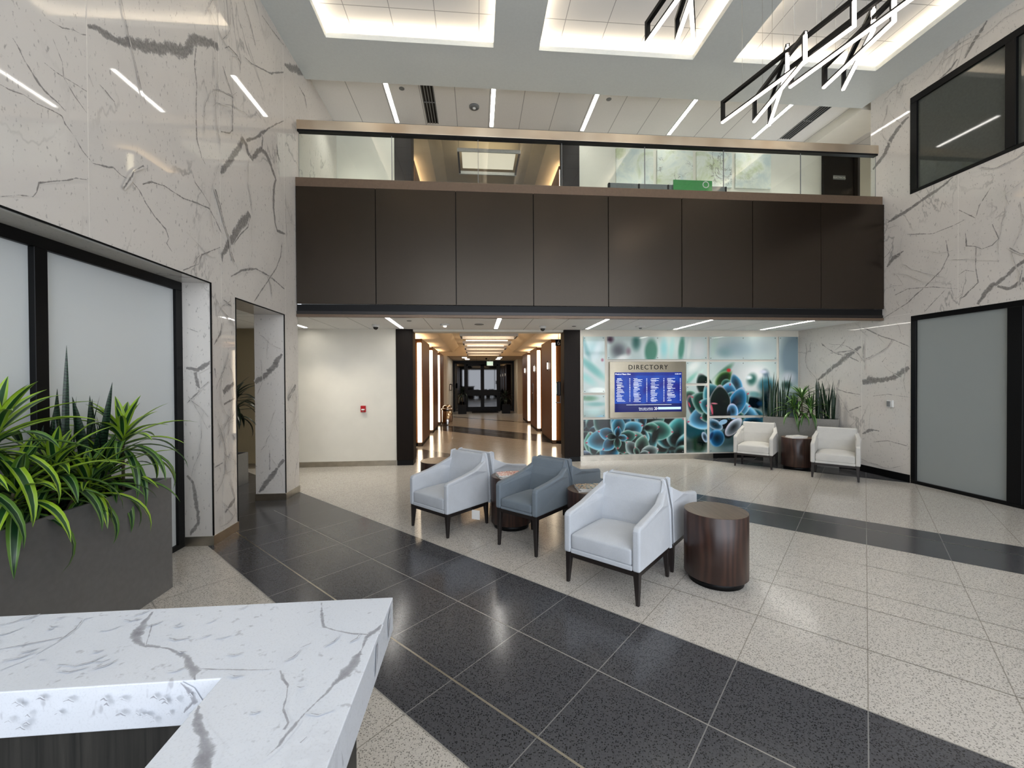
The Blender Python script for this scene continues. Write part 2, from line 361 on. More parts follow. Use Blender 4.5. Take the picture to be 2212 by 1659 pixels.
VEINS = {'left':[[3.14,4.109,0.022,3.206,4.153,0.025,3.28,4.177,0.03,3.372,4.195,0.031,3.513,4.291,0.038,3.636,4.364,0.05,3.752,4.442,0.052,3.894,4.561,0.048,4.028,4.639,0.054,4.14,4.72,0.057,4.206,4.865,0.054,4.33,4.98,0.047,4.473,5.064,0.043,4.626,5.147,0.046],[2.861,3.924,0.004,2.9,3.932,0.006,2.959,3.948,0.007,3.033,3.999,0.006,3.088,4.013,0.006,3.128,4.041,0.005],[2.598,3.33,0.003,2.644,3.333,0.006,2.719,3.356,0.004,2.797,3.353,0.005,2.891,3.371,0.005,2.95,3.374,0.007,2.97,3.336,0.005,3.033,3.292,0.006,3.086,3.229,0.006,3.131,3.201,0.006,3.166,3.181,0.005,3.29,3.217,0.007,3.329,3.237,0.008,3.396,3.213,0.006,3.495,3.213,0.005,3.569,3.175,0.007,3.63,3.103,0.007,3.727,3.028,0.008,3.848,2.968,0.009,3.883,2.901,0.008,3.855,2.851,0.008,3.918,2.797,0.006],[2.665,3.645,0.003,2.697,3.612,0.007,2.73,3.561,0.005,2.799,3.491,0.008,2.845,3.461,0.007,2.931,3.441,0.005,2.982,3.419,0.003],[2.843,3.636,0.005,2.915,3.631,0.007,2.985,3.638,0.005,3.127,3.654,0.005],[2.898,3.829,0.004,2.956,3.726,0.004,2.965,3.633,0.004,3.037,3.562,0.005,3.125,3.505,0.004],[2.588,2.698,0.003,2.685,2.749,0.004,2.762,2.773,0.006,2.785,2.811,0.004,2.799,2.874,0.006,2.894,2.929,0.006,2.975,2.972,0.006,3.039,3.018,0.007,3.117,3.045,0.005],[4.271,4.851,0.009,4.246,4.67,0.009,4.276,4.486,0.009,4.26,4.269,0.01,4.266,3.977,0.011,4.332,3.849,0.007,4.389,3.804,0.006],[3.601,3.239,0.006,3.699,3.303,0.009,3.836,3.335,0.008,3.946,3.331,0.006,4.064,3.328,0.01,4.255,3.366,0.009,4.441,3.39,0.012,4.539,3.312,0.008,4.641,3.213,0.008],[4.173,3.65,0.005,4.236,3.549,0.007,4.348,3.496,0.007,4.466,3.424,0.006],[3.224,3.77,0.005,3.286,3.752,0.008,3.35,3.728,0.005],[3.141,3.781,0.003,3.175,3.719,0.003],[4.64,3.836,0.026,4.71,3.936,0.035,4.855,4.111,0.037,4.978,4.28,0.042,5.06,4.44,0.034,5.14,4.405,0.03,5.171,4.332,0.03,5.273,4.313,0.03,5.382,4.465,0.032,5.495,4.565,0.039,5.611,4.55,0.034,5.73,4.472,0.029,5.854,4.35,0.03,5.786,4.155,0.024,5.781,3.949,0.02,5.819,3.759,0.024,5.883,3.679,0.021,6.111,3.717,0.019],[5.141,4.46,0.02,5.35,4.616,0.016,5.5,4.76,0.022,5.659,4.913,0.014,6.1,5.284,0.01],[5.496,4.575,0.025,5.517,4.693,0.017,5.5,4.756,0.014],[5.887,4.842,0.012,5.906,4.728,0.028,5.994,4.649,0.013],[4.651,2.907,0.008,4.648,2.988,0.025,4.749,3.118,0.04,4.96,3.385,0.051,5.19,3.638,0.06],[4.865,3.172,0.007,4.989,3.317,0.01,5.153,3.464,0.01,5.189,3.587,0.013],[4.735,5.216,0.008,4.806,5.289,0.009,4.969,5.314,0.012,5.03,5.291,0.01,5.027,5.166,0.01],[5.128,5.418,0.007,5.262,5.448,0.011,5.556,5.591,0.011,5.757,5.689,0.012,6.116,5.971,0.013],[4.703,4.996,0.009,4.73,4.95,0.009,4.869,4.797,0.009,4.861,4.419,0.011,4.802,4.351,0.011,4.649,4.277,0.008],[5.109,6.061,0.007,5.239,5.941,0.008,5.374,5.738,0.008],[5.532,6.249,0.008,5.813,6.288,0.008,6.125,6.354,0.01],[6.147,6.091,0.026,6.366,6.209,0.052,6.636,6.362,0.051,6.899,6.506,0.046],[6.63,6.124,0.011,6.83,6.119,0.015,6.916,5.982,0.012],[4.052,2.669,0.007,4.266,2.784,0.009,4.313,2.888,0.01,4.612,3.057,0.008],[4.799,2.798,0.012,5.012,2.921,0.015,5.316,3.019,0.013,5.657,3.01,0.011,6.07,2.94,0.013],[5.272,2.617,0.01,5.496,2.834,0.011,5.827,3.155,0.012,5.964,3.36,0.013,6.014,3.566,0.016],[4.489,2.03,0.01,4.594,2.152,0.015,4.623,2.268,0.008],[4.655,2.517,0.01,4.793,2.477,0.011],[4.635,1.541,0.036,4.719,1.589,0.045,4.84,1.646,0.029],[4.645,1.414,0.015,4.836,1.469,0.016],[4.474,0.784,0.017,4.609,0.805,0.011],[4.645,0.273,0.018,4.743,0.323,0.027,4.832,0.377,0.027],[4.514,1.695,0.01,4.494,1.791,0.014],[6.15,1.385,0.023,6.282,1.514,0.035,6.396,1.6,0.036]],'reveal1':[[-2.898,1.79,0.023,-2.787,1.776,0.026,-2.71,1.823,0.023,-2.672,1.863,0.016],[-2.813,1.749,0.026,-2.795,1.642,0.024,-2.764,1.574,0.01,-2.893,1.441,0.011],[-2.79,1.561,0.008,-2.687,1.654,0.008],[-2.901,0.714,0.015,-2.851,0.645,0.015,-2.827,0.509,0.017,-2.804,0.346,0.02,-2.805,0.238,0.018,-2.857,0.152,0.02,-2.877,0.112,0.011],[-2.884,2.192,0.005,-2.783,2.153,0.005]],'reveal2':[[-3.051,1.634,0.032,-2.921,1.726,0.04,-2.795,1.874,0.044,-2.69,2.032,0.029],[-2.683,0.568,0.022,-2.774,0.439,0.025,-2.864,0.311,0.033,-2.973,0.174,0.033,-3.017,0.119,0.025],[-2.869,0.702,0.007,-2.872,0.423,0.011]],'right':[[5.051,6.401,0.021,5.108,6.329,0.028,5.18,6.268,0.032,5.239,6.193,0.026,5.307,6.095,0.019],[5.393,6.152,0.017,5.473,6.085,0.022,5.572,6.047,0.018,5.632,6.048,0.011],[6.061,5.758,0.019,6.181,5.71,0.032,6.326,5.589,0.038,6.412,5.448,0.043,6.477,5.356,0.039,6.659,5.233,0.027],[5.444,4.518,0.017,5.601,4.44,0.024,5.812,4.382,0.026,6.019,4.311,0.027,6.219,4.269,0.024,6.398,4.23,0.026],[6.408,3.494,0.017,6.301,3.612,0.042,6.136,3.676,0.012],[6.472,2.652,0.006,6.074,2.837,0.01,5.996,2.902,0.01,5.809,3.041,0.009,5.598,3.219,0.009,5.498,3.415,0.01,5.532,3.648,0.009],[6.278,3.0,0.008,6.074,3.06,0.007,5.701,3.007,0.007,5.383,2.909,0.006],[5.826,2.654,0.007,5.53,2.941,0.007],[5.146,2.648,0.025,5.067,2.771,0.028,4.983,2.873,0.037,4.929,2.877,0.036,4.849,2.941,0.023,4.746,3.046,0.026,4.552,3.149,0.022],[4.929,2.843,0.024,4.809,2.784,0.024,4.72,2.829,0.023,4.598,2.911,0.027],[4.986,3.677,0.007,4.945,3.553,0.011,4.917,3.459,0.007,4.985,3.398,0.008,5.098,3.382,0.009,5.171,3.44,0.008,5.276,3.482,0.011,5.292,3.675,0.008],[5.163,3.438,0.008,5.17,3.177,0.007,5.14,2.943,0.01,5.304,2.784,0.013,5.367,2.76,0.01],[5.368,3.105,0.005,5.29,3.148,0.005,5.184,3.102,0.004],[6.077,3.921,0.008,5.703,3.801,0.007,5.45,3.822,0.006,5.292,3.853,0.004],[5.371,4.019,0.007,5.172,3.825,0.008,5.129,3.981,0.008,5.002,4.166,0.008],[6.846,2.549,0.012,6.494,2.353,0.013,6.276,2.267,0.01,6.043,2.144,0.01],[7.822,1.62,0.028,7.518,1.818,0.038,7.235,2.001,0.046,7.022,2.13,0.044,6.875,2.211,0.033],[7.101,2.042,0.015,6.92,1.951,0.012],[7.518,2.139,0.011,7.022,2.153,0.009],[6.845,1.573,0.056,6.699,1.619,0.068,6.537,1.618,0.048,6.36,1.639,0.046,6.192,1.722,0.053,6.048,1.816,0.047],[7.346,1.439,0.009,7.168,1.392,0.009,6.89,1.359,0.008],[6.647,1.343,0.006,6.388,1.383,0.006,6.033,1.344,0.006],[7.111,1.056,0.011,6.871,1.155,0.013],[6.844,0.667,0.024,6.713,0.748,0.026,6.53,0.754,0.012],[6.645,0.55,0.008,6.386,0.611,0.007,6.031,0.567,0.007],[6.484,1.922,0.012,6.421,1.996,0.007]],'desk':[[-0.82,1.124,0.004,-0.808,1.082,0.007,-0.797,1.048,0.012,-0.769,1.005,0.01,-0.732,0.98,0.007,-0.707,0.975,0.007,-0.672,0.965,0.004,-0.64,0.946,0.005,-0.614,0.931,0.008,-0.588,0.903,0.009,-0.564,0.881,0.009,-0.55,0.858,0.001],[-0.781,1.068,0.001,-0.748,1.012,0.002,-0.731,0.982,0.002],[-0.501,0.789,0.002,-0.494,0.773,0.007,-0.478,0.749,0.008,-0.459,0.728,0.007,-0.437,0.703,0.013,-0.425,0.683,0.014,-0.406,0.652,0.014],[-0.565,0.891,0.001,-0.532,0.886,0.002,-0.463,0.878,0.002,-0.407,0.875,0.001],[-0.397,0.87,0.005,-0.381,0.846,0.004,-0.363,0.826,0.003,-0.352,0.795,0.003,-0.345,0.766,0.002,-0.329,0.744,0.003,-0.323,0.735,0.002,-0.324,0.721,0.006],[-0.23,1.013,0.004,-0.241,0.983,0.009,-0.251,0.967,0.007,-0.251,0.928,0.004,-0.255,0.897,0.01,-0.257,0.869,0.012,-0.265,0.847,0.013,-0.274,0.826,0.01,-0.282,0.799,0.004,-0.293,0.777,0.003,-0.303,0.753,0.004,-0.31,0.727,0.004,-0.315,0.709,0.006,-0.318,0.689,0.004,-0.327,0.673,0.005,-0.336,0.658,0.004],[-0.409,1.128,0.007,-0.381,1.054,0.005,-0.364,1.016,0.006,-0.329,0.998,0.004,-0.289,0.982,0.003,-0.253,0.976,0.004],[-0.286,0.692,0.003,-0.28,0.703,0.002],[-0.369,0.955,0.002,-0.386,0.941,0.002],[-1.143,1.097,0.003,-1.123,1.106,0.003,-1.114,1.137,0.003],[-1.039,0.997,0.001,-1.008,1.006,0.002,-0.962,1.023,0.002,-0.941,1.031,0.003,-0.946,1.062,0.003,-0.966,1.105,0.003],[-0.941,0.97,0.001,-0.941,1.006,0.002,-0.941,1.031,0.003],[-0.962,0.922,0.001,-0.948,0.945,0.001,-0.942,0.957,0.001],[-0.915,0.95,0.002,-0.903,0.951,0.001],[-0.863,0.931,0.001,-0.826,0.924,0.003],[-0.803,0.932,0.001,-0.779,0.931,0.002,-0.77,0.939,0.001]]}
# ------------------------------------------------------------------ setting
XL, XR, YB, YF = -2.66, 6.80, 8.33, 6.448
ZS, ZT, ZL = 6.41, 6.60, 2.66
g = MB(); g.add([(-6, FRONT - 0.3, 0), (9.5, FRONT - 0.3, 0), (9.5, 23.5, 0), (-6, 23.5, 0)], [(0, 1, 2, 3)], 'floor')
g.box(-6, 9.5, FRONT - 0.3, 23.5, -0.2, -0.001, 'floor'); struct(g.build('floor'))
g = MB()
for v in (-2.3, -1.5, -0.7, 0.07, 0.9, 1.73, 2.985, 3.83, 4.69, 5.53, 5.94, 6.8, 7.66, 8.9, 9.7, 10.55, 11.4, 12.2, 12.78, 13.6, 14.45, 15.3, 16.15, 17.0, 17.85, 18.7, 19.5, 20.4):
    xa, xb = (-2.6, 6.75) if v < 10 else (max(-1.8, v - 22.2), 6.75); xa = max(xa, v - 22.2)
    if v > 6.2 and v < 10: xa = -1.8
    hw = .0026; g.add([(xa - hw, v - xa - hw, .0003), (xb - hw, v - xb - hw, .0003), (xb + hw, v - xb + hw, .0003), (xa + hw, v - xa + hw, .0003)], [(0, 1, 2, 3)], 'floor_joint' if v < 4 else 'floor_joint_tan')
struct(g.build('trim_5'))
# brushed metal divider strips laid along the bands
for i, (s, x0, x1) in enumerate(((2.17, -2.64, 5.3), (8.46, 0.2, 6.75))):
    g = MB(); r2 = 2 ** .5 / 2; hw = 0.006
    vs = []
    for x in (x0, x1):
        for k in (-1, 1): vs.append((x + k * hw * r2, s - x + k * hw * r2, 0.0006))
    g.add(vs, [(0, 2, 3, 1)], 'steel'); struct(g.build('trim_%d' % (i + 1)))

# left marble wall with two openings
fL = lambda u, v, off: (XL + off, u, v)
g = MB(); Tn = XL - 0.4
def wb(y0, y1, z0, z1): g.box(Tn, XL, y0, y1, z0, z1, 'marble')
wb(FRONT, 0.9, 0.0, 6.9); wb(0.9, 4.45, 2.645, 6.9); wb(4.45, 4.88, 0.0, 6.9); wb(4.88, 6.06, 2.58, 6.9); wb(6.06, 6.5, 0.0, 6.9); wb(6.5, YB, 3.9, 6.9)
for p in VEINS['left']: g.strip([p[i:i + 3] for i in range(0, len(p), 3)], fL, 'marble')
for p in VEINS['reveal1']: g.strip([p[i:i + 3] for i in range(0, len(p), 3)], lambda u, v, off: (u, 4.45 - off, v), 'marble')
for p in VEINS['reveal2']: g.strip([p[i:i + 3] for i in range(0, len(p), 3)], lambda u, v, off: (u, 6.06 - off, v), 'marble')
hairlines(g, fL, [(-1, 6.4, 2.72, 6.38), (1.5, 6.4, 2.72, 6.38), (4.5, 4.86, .15, 2.6), (6.1, 6.45, .15, 2.6)], 95, 5)
hairlines(g, fL, [(-1, 6.4, 2.72, 6.38)], 16, 21, .006, .013)
hairlines(g, lambda u, v, off: (u, 4.45 - off, v), [(-2.92, -2.68, .15, 2.6)], 8, 6)
hairlines(g, lambda u, v, off: (u, 6.06 - off, v), [(-3.04, -2.68, .15, 2.5)], 9, 8)
for (y, z0, z1) in ((3.131, 2.66, 6.4), (4.625, 0.12, 6.4), (6.105, 2.6, 6.4), (1.63, 2.66, 6.4), (0.13, 0.1, 6.4)):
    g.add([(XL + .0012, y - .0022, z0), (XL + .0012, y + .0022, z0), (XL + .0012, y + .0022, z1), (XL + .0012, y - .0022, z1)], [(0, 1, 2, 3)], 'grout')
struct(g.build('wall_left'))
g = MB()   # dark edge profiles of the openings
e = 0.006
g.box(XL - e, XL + e, 0.9, 4.45 + e, 2.645 - e, 2.645 + e, 'black'); g.box(XL - e, XL + e, 4.45 - e, 4.45 + e, 0.1, 2.645, 'black')
g.box(XL - e, XL + e, 4.88 - e, 6.06 + e, 2.58 - e, 2.58 + e, 'black'); g.box(XL - e, XL + e, 6.06 - e, 6.06 + e, 0.1, 2.58, 'black'); g.box(XL - e, XL + e, 4.88 - e, 4.88 + e, 0.1, 2.58, 'black')
struct(g.build('trim_3'))
# piers' metal skirting
g = MB(); h = 0.095; o_ = 0.008
def sk(x0, x1, y0, y1): g.box(x0 - o_, x1 + o_, y0 - o_, y1 + o_, 0, h, 'steel')
g.box(-2.93, XL + o_, 4.45 - o_, 4.88 + o_, 0, h, 'steel'); g.box(Tn - o_, XL + o_, 6.06 - o_, 6.5 + o_, 0, h, 'steel')
struct(g.build('baseboard_left'))
g = MB(); g.box(-5.4, -1.57, YB - 0.012, YB, 0, 0.1, 'steel'); g.box(2.09, 4.9, YB - 0.012, YB, 0, 0.1, 'steel'); struct(g.build('baseboard_back'))
g = MB(); g.box(XR - 0.012, XR, 6.03, YB - 0.012, 0, 0.12, 'black'); g.box(4.9, XR - 0.012, YB - 0.012, YB, 0, 0.1, 'black'); struct(g.build('baseboard_right'))

# right marble wall: window above, door below
fR = lambda u, v, off: (XR - off, u, v)
g = MB(); Tr = XR + 0.3
def wr(y0, y1, z0, z1): g.box(XR, Tr, y0, y1, z0, z1, 'marble')
W2 = (3.3, 6.04, 4.53, 6.03); D1 = (3.0, 6.02, 0.0, 2.62)
wr(FRONT, D1[0], 0, 6.9); wr(D1[0], W2[0], 2.62, 6.9); wr(W2[0], 6.04, 2.62, 4.53); wr(W2[0], 6.04, 6.03, 6.9); wr(6.04, 6.7, 2.62, 6.9); wr(6.02, 6.7, 0, 2.62); wr(6.7, YB, 0, 4.3)
for p in VEINS['right']: g.strip([p[i:i + 3] for i in range(0, len(p), 3)], lambda u, v, off: (XR - off, u, v), 'marble')
hairlines(g, fR, [(3.0, 6.6, 2.68, 4.5), (6.06, 8.25, .15, 2.6), (6.1, 6.65, 2.7, 6.3), (3.5, 6.6, 6.05, 6.38)], 80, 12)
hairlines(g, fR, [(3.0, 6.6, 2.68, 4.5), (6.06, 8.25, .15, 2.6)], 16, 22, .006, .012)
for (y, z0, z1) in ((5.378, 2.64, 4.5), (6.861, 0.12, 2.65), (3.9, 2.64, 4.5)):
    g.add([(XR - .0012, y - .002, z0), (XR - .0012, y - .002, z1), (XR - .0012, y + .002, z1), (XR - .0012, y + .002, z0)], [(0, 1, 2, 3)], 'grout')
g.add([(XR - .0012, 6.03, 2.66), (XR - .0012, 6.03, 2.664), (XR - .0012, 7.9, 2.664), (XR - .0012, 7.9, 2.66)], [(0, 1, 2, 3)], 'grout')
struct(g.build('wall_right'))

def storefront(name, x, y0, y1, z0, z1, muls, fw_, glass, side, transom=None, dep=0.06):
    # frame in plane x, opening towards side (+1 faces +X)
    r = struct(empty(name, (x, (y0 + y1) / 2, z0)))
    def bx_(g, a0, a1, b0, b1, mat, t0=0.0, t1=None):
        t1 = dep if t1 is None else t1
        xa, xb = sorted((-side * t0, -side * t1)); g.box(xa, xb, a0 - (y0 + y1) / 2, a1 - (y0 + y1) / 2, b0 - z0, b1 - z0, mat)
    g = MB(); bx_(g, y0, y1, z1 - fw_, z1, 'black'); bx_(g, y0, y1, z0, z0 + min(fw_, 0.05), 'black')
    bx_(g, y0, y0 + fw_, z0 + .05, z1 - fw_, 'black'); bx_(g, y1 - fw_, y1, z0 + .05, z1 - fw_, 'black'); g.build('frame', r, 0.003, 1)
    prev = y0 + fw_
    for a, b in sorted(muls) + [(y1 - fw_, None)]:
        g = MB(); bx_(g, prev, a, z0 + 0.05, z1 - fw_, glass, 0.03, 0.04); g.build('pane', r)
        if b is None: break
        g = MB(); bx_(g, a, b, z0 + 0.05, z1 - fw_, 'black', -0.01, dep - .005); g.build('mullion', r, 0.003, 1)
        prev = b
    return r
storefront('window_1', -2.93, 0.9, 4.45, 0.0, 2.645, [(1.6, 1.685), (3.037, 3.125)], 0.085, 'frost', 1)
storefront('window_2', XR - 0.008, W2[0] + .002, W2[1] - .002, W2[2], W2[3], [(4.738, 4.85)], 0.1, 'darkglass', -1)
storefront('door_1', XR - 0.008, D1[0] + .002, D1[1] - .002, 0.0, 2.62, [(4.66, 4.815)], 0.075, 'frost2', -1)
g = MB(); g.box(Tr, Tr + 0.02, 2.9, 6.2, 0, 6.9, 'black'); g.box(Tn - .02, Tn, 0.8, 4.88, 0, 2.7, 'white'); struct(g.build('trim_4'))

# back wall, lower and upper storey, with the corridor opening between X -1.24 and 1.75
g = MB()
g.box(-5.5, -1.27, YB, YB + 0.3, 0, ZL + .2, 'white'); g.box(1.78, XR, YB, YB + 0.3, 0, ZL + .2, 'white'); g.box(-1.24, 1.75, YB + .02, YB + 0.3, 2.62, 3.2, 'white')
struct(g.build('wall_back')); g = MB(); g.box(-5.8, -5.5, 6.3, YB + .3, 0, 3.2, 'white'); g.box(-5.5, -3.6, YB - .03, YB, 0.1, 2.66, 'tan'); g.box(-5.5, -3.06, 3.6, 3.8, 0, 2.66, 'white'); g.box(-5.8, -5.5, 3.6, 6.3, 0, 2.66, 'white')  # passage panel: back wall painted darker to stand for the dimness there
struct(g.build('wall_passage'))
g = MB()
g.box(XL, -1.27, YB, YB + 0.3, 3.9, 6.9, 'white'); g.box(1.78, 9.2, YB, YB + 0.3, 3.9, 6.9, 'white')
g.box(8.5, 8.8, 6.7, YB, 3.9, 6.56, 'cream'); g.box(7.1, 8.8, 6.7, 6.9, 3.9, 6.9, 'white')
struct(g.build('wall_back_upper'))
# front wall behind the camera: glazed with mullions
g = MB()
g.box(XL - .4, -2.4, FRONT - .3, FRONT, 0, 6.9, 'white'); g.box(0.5, 0.62, FRONT - .2, FRONT, 0, 6.9, 'black'); g.box(3.5, 3.62, FRONT - .2, FRONT, 0, 6.9, 'black'); g.box(6.6, 7.1, FRONT - .3, FRONT, 0, 6.9, 'white')
for x in (-0.95, 2.06, 5.1): g.box(x - .03, x + .03, FRONT - .12, FRONT, 0.15, 6.1, 'black')
g.box(-2.4, 6.6, FRONT - .2, FRONT, 0, 0.15, 'black'); g.box(-2.4, 6.6, FRONT - .2, FRONT, 2.9, 3.05, 'black'); g.box(-2.4, 6.6, FRONT - .3, FRONT, 6.1, 6.9, 'white')
struct(g.build('wall_front'))

# main ceiling: soffit with three lit coves, tile field above
coves = ((-2.05, 0.27), (0.925, 3.24), (3.865, 6.19)); CY0, CY1 = 1.2, 6.02
g = MB(); zs1 = 6.485
xs = [XL] + [v for c in coves for v in c] + [XR]
for i in range(0, len(xs), 2): g.box(xs[i], xs[i + 1], CY0, CY1, ZS, zs1, 'soffit')
g.box(XL, XR, FRONT, CY0, ZS, zs1, 'soffit'); g.box(XL, XR, CY1, 6.87, ZS, zs1, 'soffit')
g.box(XL, XR, 6.77, 6.87, zs1, ZT, 'soffit')
lip = 0.13
for i in range(0, len(xs), 2): g.box(xs[i] + (lip if i else 0), xs[i + 1] - (lip if i < 6 else 0), CY0 - lip, CY1 + lip, zs1, ZT, 'white')
g.box(XL, XR, CY1 + lip, 6.77, zs1, ZT, 'white'); g.box(XL, XR, FRONT, CY0 - lip, zs1, ZT, 'white')
struct(g.build('ceiling'))
g = MB(); g.box(XL - .4, XR + .3, FRONT - .3, 6.87, ZT, ZT + .2, 'tile_cove'); struct(g.build('ceiling_tiles'))
ZU = 6.56
g = MB(); g.box(XL - .4, 9.2, 6.87, YB + .3, ZU, ZU + .24, 'tile_up'); struct(g.build('ceiling_upper'))
g = MB(); g.box(6.81, 7.55, 6.87, YB, 6.39, ZU, 'white'); struct(g.build('ceiling_bulkhead'))
g = MB(); g.box(-5.5, XR, 6.52, YB + .3, ZL, ZL + .12, 'tile_low'); g.box(-5.5, Tn, 3.8, 6.5, ZL, ZL + .15, 'tile_low'); struct(g.build('ceiling_lower'))
names3 = ('left', 'middle', 'right')
for n, (a, b) in zip(names3, coves):
    r = empty('cove_light', ((a + b) / 2, (CY0 + CY1) / 2, zs1)); hx = (b - a) / 2; hy = (CY1 - CY0) / 2
    tag(r, 'warm hidden light strip round the %s recessed ceiling tray' % n, 'cove light', 'cove lights of the ceiling trays')
    for (x0, x1, y0, y1) in ((-hx - .09, -hx - .06, -hy, hy), (hx + .06, hx + .09, -hy, hy), (-hx - .09, hx + .09, hy + .06, hy + .09), (-hx - .09, hx + .09, -hy - .09, -hy - .06)):
        g = MB(); g.box(x0, x1, y0, y1, 0.001, 0.014, 'cove'); g.build('light_strip', r)

# ------------------------------------------------------------------ balcony
bal = empty('balcony', (2.07, YF, 2.61)); tag(bal, 'dark wood fronted bridge balcony spanning between the two marble walls', 'balcony')
def lb(x0, x1, y0, y1, z0, z1): return (x0 - 2.07, x1 - 2.07, y0 - YF, y1 - YF, z0 - 2.61, z1 - 2.61)
seams = [-2.655, -1.501, -0.303, 0.89, 2.08, 3.282, 4.476, 5.666, 6.795]
for a, b in zip(seams, seams[1:]):
    g = MB(); g.box(*lb(a + .005, b - .005, YF, YF + .03, 2.805, 4.543), 'fascia'); g.build('fascia_panel', bal, 0.002, 1)
g = MB(); g.box(*lb(XL + .003, 6.775, YF + .012, YF + .05, 4.543, 4.68), 'ledge'); g.box(*lb(XL + .003, 6.775, YF + .05, YF + .3, 4.6, 4.68), 'ledge'); g.build('ledge', bal, 0.002, 1)
g = MB(); g.box(*lb(XL + .003, 6.79, YF + .03, YF + .3, 2.83, 4.6), 'black'); g.build('slab', bal)
g = MB(); g.box(XL, XR, YF + .3, YB, 3.55, 3.9, 'white'); struct(g.build('floor_bridge'))
g = MB(); g.box(*lb(XL + .003, 6.78, YF + .02, YF + .06, 2.70, 2.80), 'black'); g.box(*lb(XL + .003, 6.78, YF + .006, YF + .06, 2.655, 2.70), 'dark_metal'); g.box(*lb(XL + .003, 6.78, YF - .006, YF + .06, 2.612, 2.65), 'ledge'); g.build('lower_trim', bal)
bs = empty('glass_balustrade', (2.02, YF, 4.68)); tag(bs, 'frameless glass balustrade with a bronze top rail above the dark balcony front', 'balustrade')
def lg(x0, x1, y0, y1, z0, z1): return (x0 - 2.02, x1 - 2.02, y0 - YF, y1 - YF, z0 - 4.68, z1 - 4.68)
t = NT('clear_glass'); t.color((0.90, 0.97, 0.93, 1)); t.b.inputs['Transmission Weight'].default_value = 1; t.b.inputs['IOR'].default_value = 1.45
mg = t.set(0.0)
# thin pane: mix of transparent and glossy by Fresnel so that daylight passes
o_n = t.n['Material Output']; tr = t.add('ShaderNodeBsdfTransparent'); tr.inputs[0].default_value = (0.90, 0.96, 0.92, 1); gl_ = t.add('ShaderNodeBsdfGlossy'); gl_.inputs['Roughness'].default_value = 0.01
fr = t.add('ShaderNodeFresnel'); fr.inputs[0].default_value = 1.7; mx = t.add('ShaderNodeMixShader'); t.link(fr.outputs[0], mx.inputs[0]); t.link(tr.outputs[0], mx.inputs[1]); t.link(gl_.outputs[0], mx.inputs[2]); t.link(mx.outputs[0], o_n.inputs[0])
M['glass'] = mg
gx = [-2.62, -1.26, 0.043, 1.35, 2.691, 4.008, 5.338, 6.68]
for a, b in zip(gx, gx[1:]):
    g = MB(); yy = YF + .045; vs = [(a + .003 - 2.02, .045, 0.0), (b - .003 - 2.02, .045, 0.0), (b - .003 - 2.02, .045, .72), (a + .003 - 2.02, .045, .72)]
    g.add(vs, [(0, 1, 2, 3)], 'glass')
    for x in (a + .002, b - .006): g.box(x - 2.02, x + .004 - 2.02, .041, .049, 0, .72, 'greyplastic')
    g.build('glass_panel', bs)
t = NT('bronze_rail'); f = t.noise(t.scale(t.objc(), (1.2, 1, 1)), 1.2, 2); t.color(t.ramp(f, [(0.3, srgb(188, 168, 144)), (0.7, srgb(228, 216, 196))])); M['rail'] = t.set(0.38, 0.8)
g = MB(); g.box(*lg(-2.63, 6.69, YF, YF + .09, 5.385, 5.522), 'rail'); g.build('top_rail', bs, 0.004, 2)
g = MB(); g.box(*lg(-2.625, 6.68, YF + .004, YF + .085, 5.357, 5.386), 'black'); g.build('rail_channel', bs)  # black strip paints the shadow line under the rail

# linear ceiling lights, upper and lower
ordn = ('first', 'second', 'third', 'fourth', 'fifth', 'sixth')
def slot(x, y0, y1, z, label, group):
    r = empty('linear_ceiling_light', (x, (y0 + y1) / 2, z)); tag(r, label, 'ceiling light', group); L = (y1 - y0) / 2
    g = MB(); g.box(-.033, .033, -L, L, -.006, -.001, 'slot'); g.build('diffuser', r)
    g = MB()
    for a, b, c, d in ((-.04, -.034, -L - .006, L + .006), (.034, .04, -L - .006, L + .006), (-.04, .04, -L - .008, -L), (-.04, .04, L, L + .008)): g.box(a, b, c, d, -.008, -.001, 'whiteplastic')
    g.build('frame', r)
for i, x in enumerate((-1.467, 0.316, 2.098, 3.866, 5.645)): slot(x, 6.885, 8.125, ZU, 'slim white slot light in the ceiling over the upper balcony, %s from the left' % ordn[i], 'slot lights over the balcony')
for i, x in enumerate((-3.17, -1.41, 0.375, 2.171, 3.97, 5.81)): slot(x, 6.7, 8.1, ZL, 'slim white slot light in the low ceiling under the balcony, %s from the left' % ordn[i], 'slot lights under the balcony')

def vent(x, y0, y1, label, n=4, w_=.2):
    r = empty('ceiling_vent', (x, (y0 + y1) / 2, ZU)); tag(r, label, 'vent', 'slot diffusers in the upper ceiling'); L = (y1 - y0) / 2
    g = MB(); g.box(-w_ / 2, w_ / 2, -L, L, -.003, -.001, 'black'); g.build('duct_opening', r)
    g = MB(); st = w_ / n
    for k in range(n + 1): xx = -w_ / 2 + k * st; g.box(xx - .008, xx + .008, -L, L, -.014, -.003, 'greyplastic')
    g.box(-w_ / 2, w_ / 2, -.01, .01, -.013, -.003, 'greyplastic'); g.build('blades', r)
vent(-0.80, 6.89, 8.1, 'grey slot air vent between the first and second balcony ceiling lights'); vent(6.31, 6.89, 8.09, 'grey slot air vent near the right marble wall in the upper ceiling')

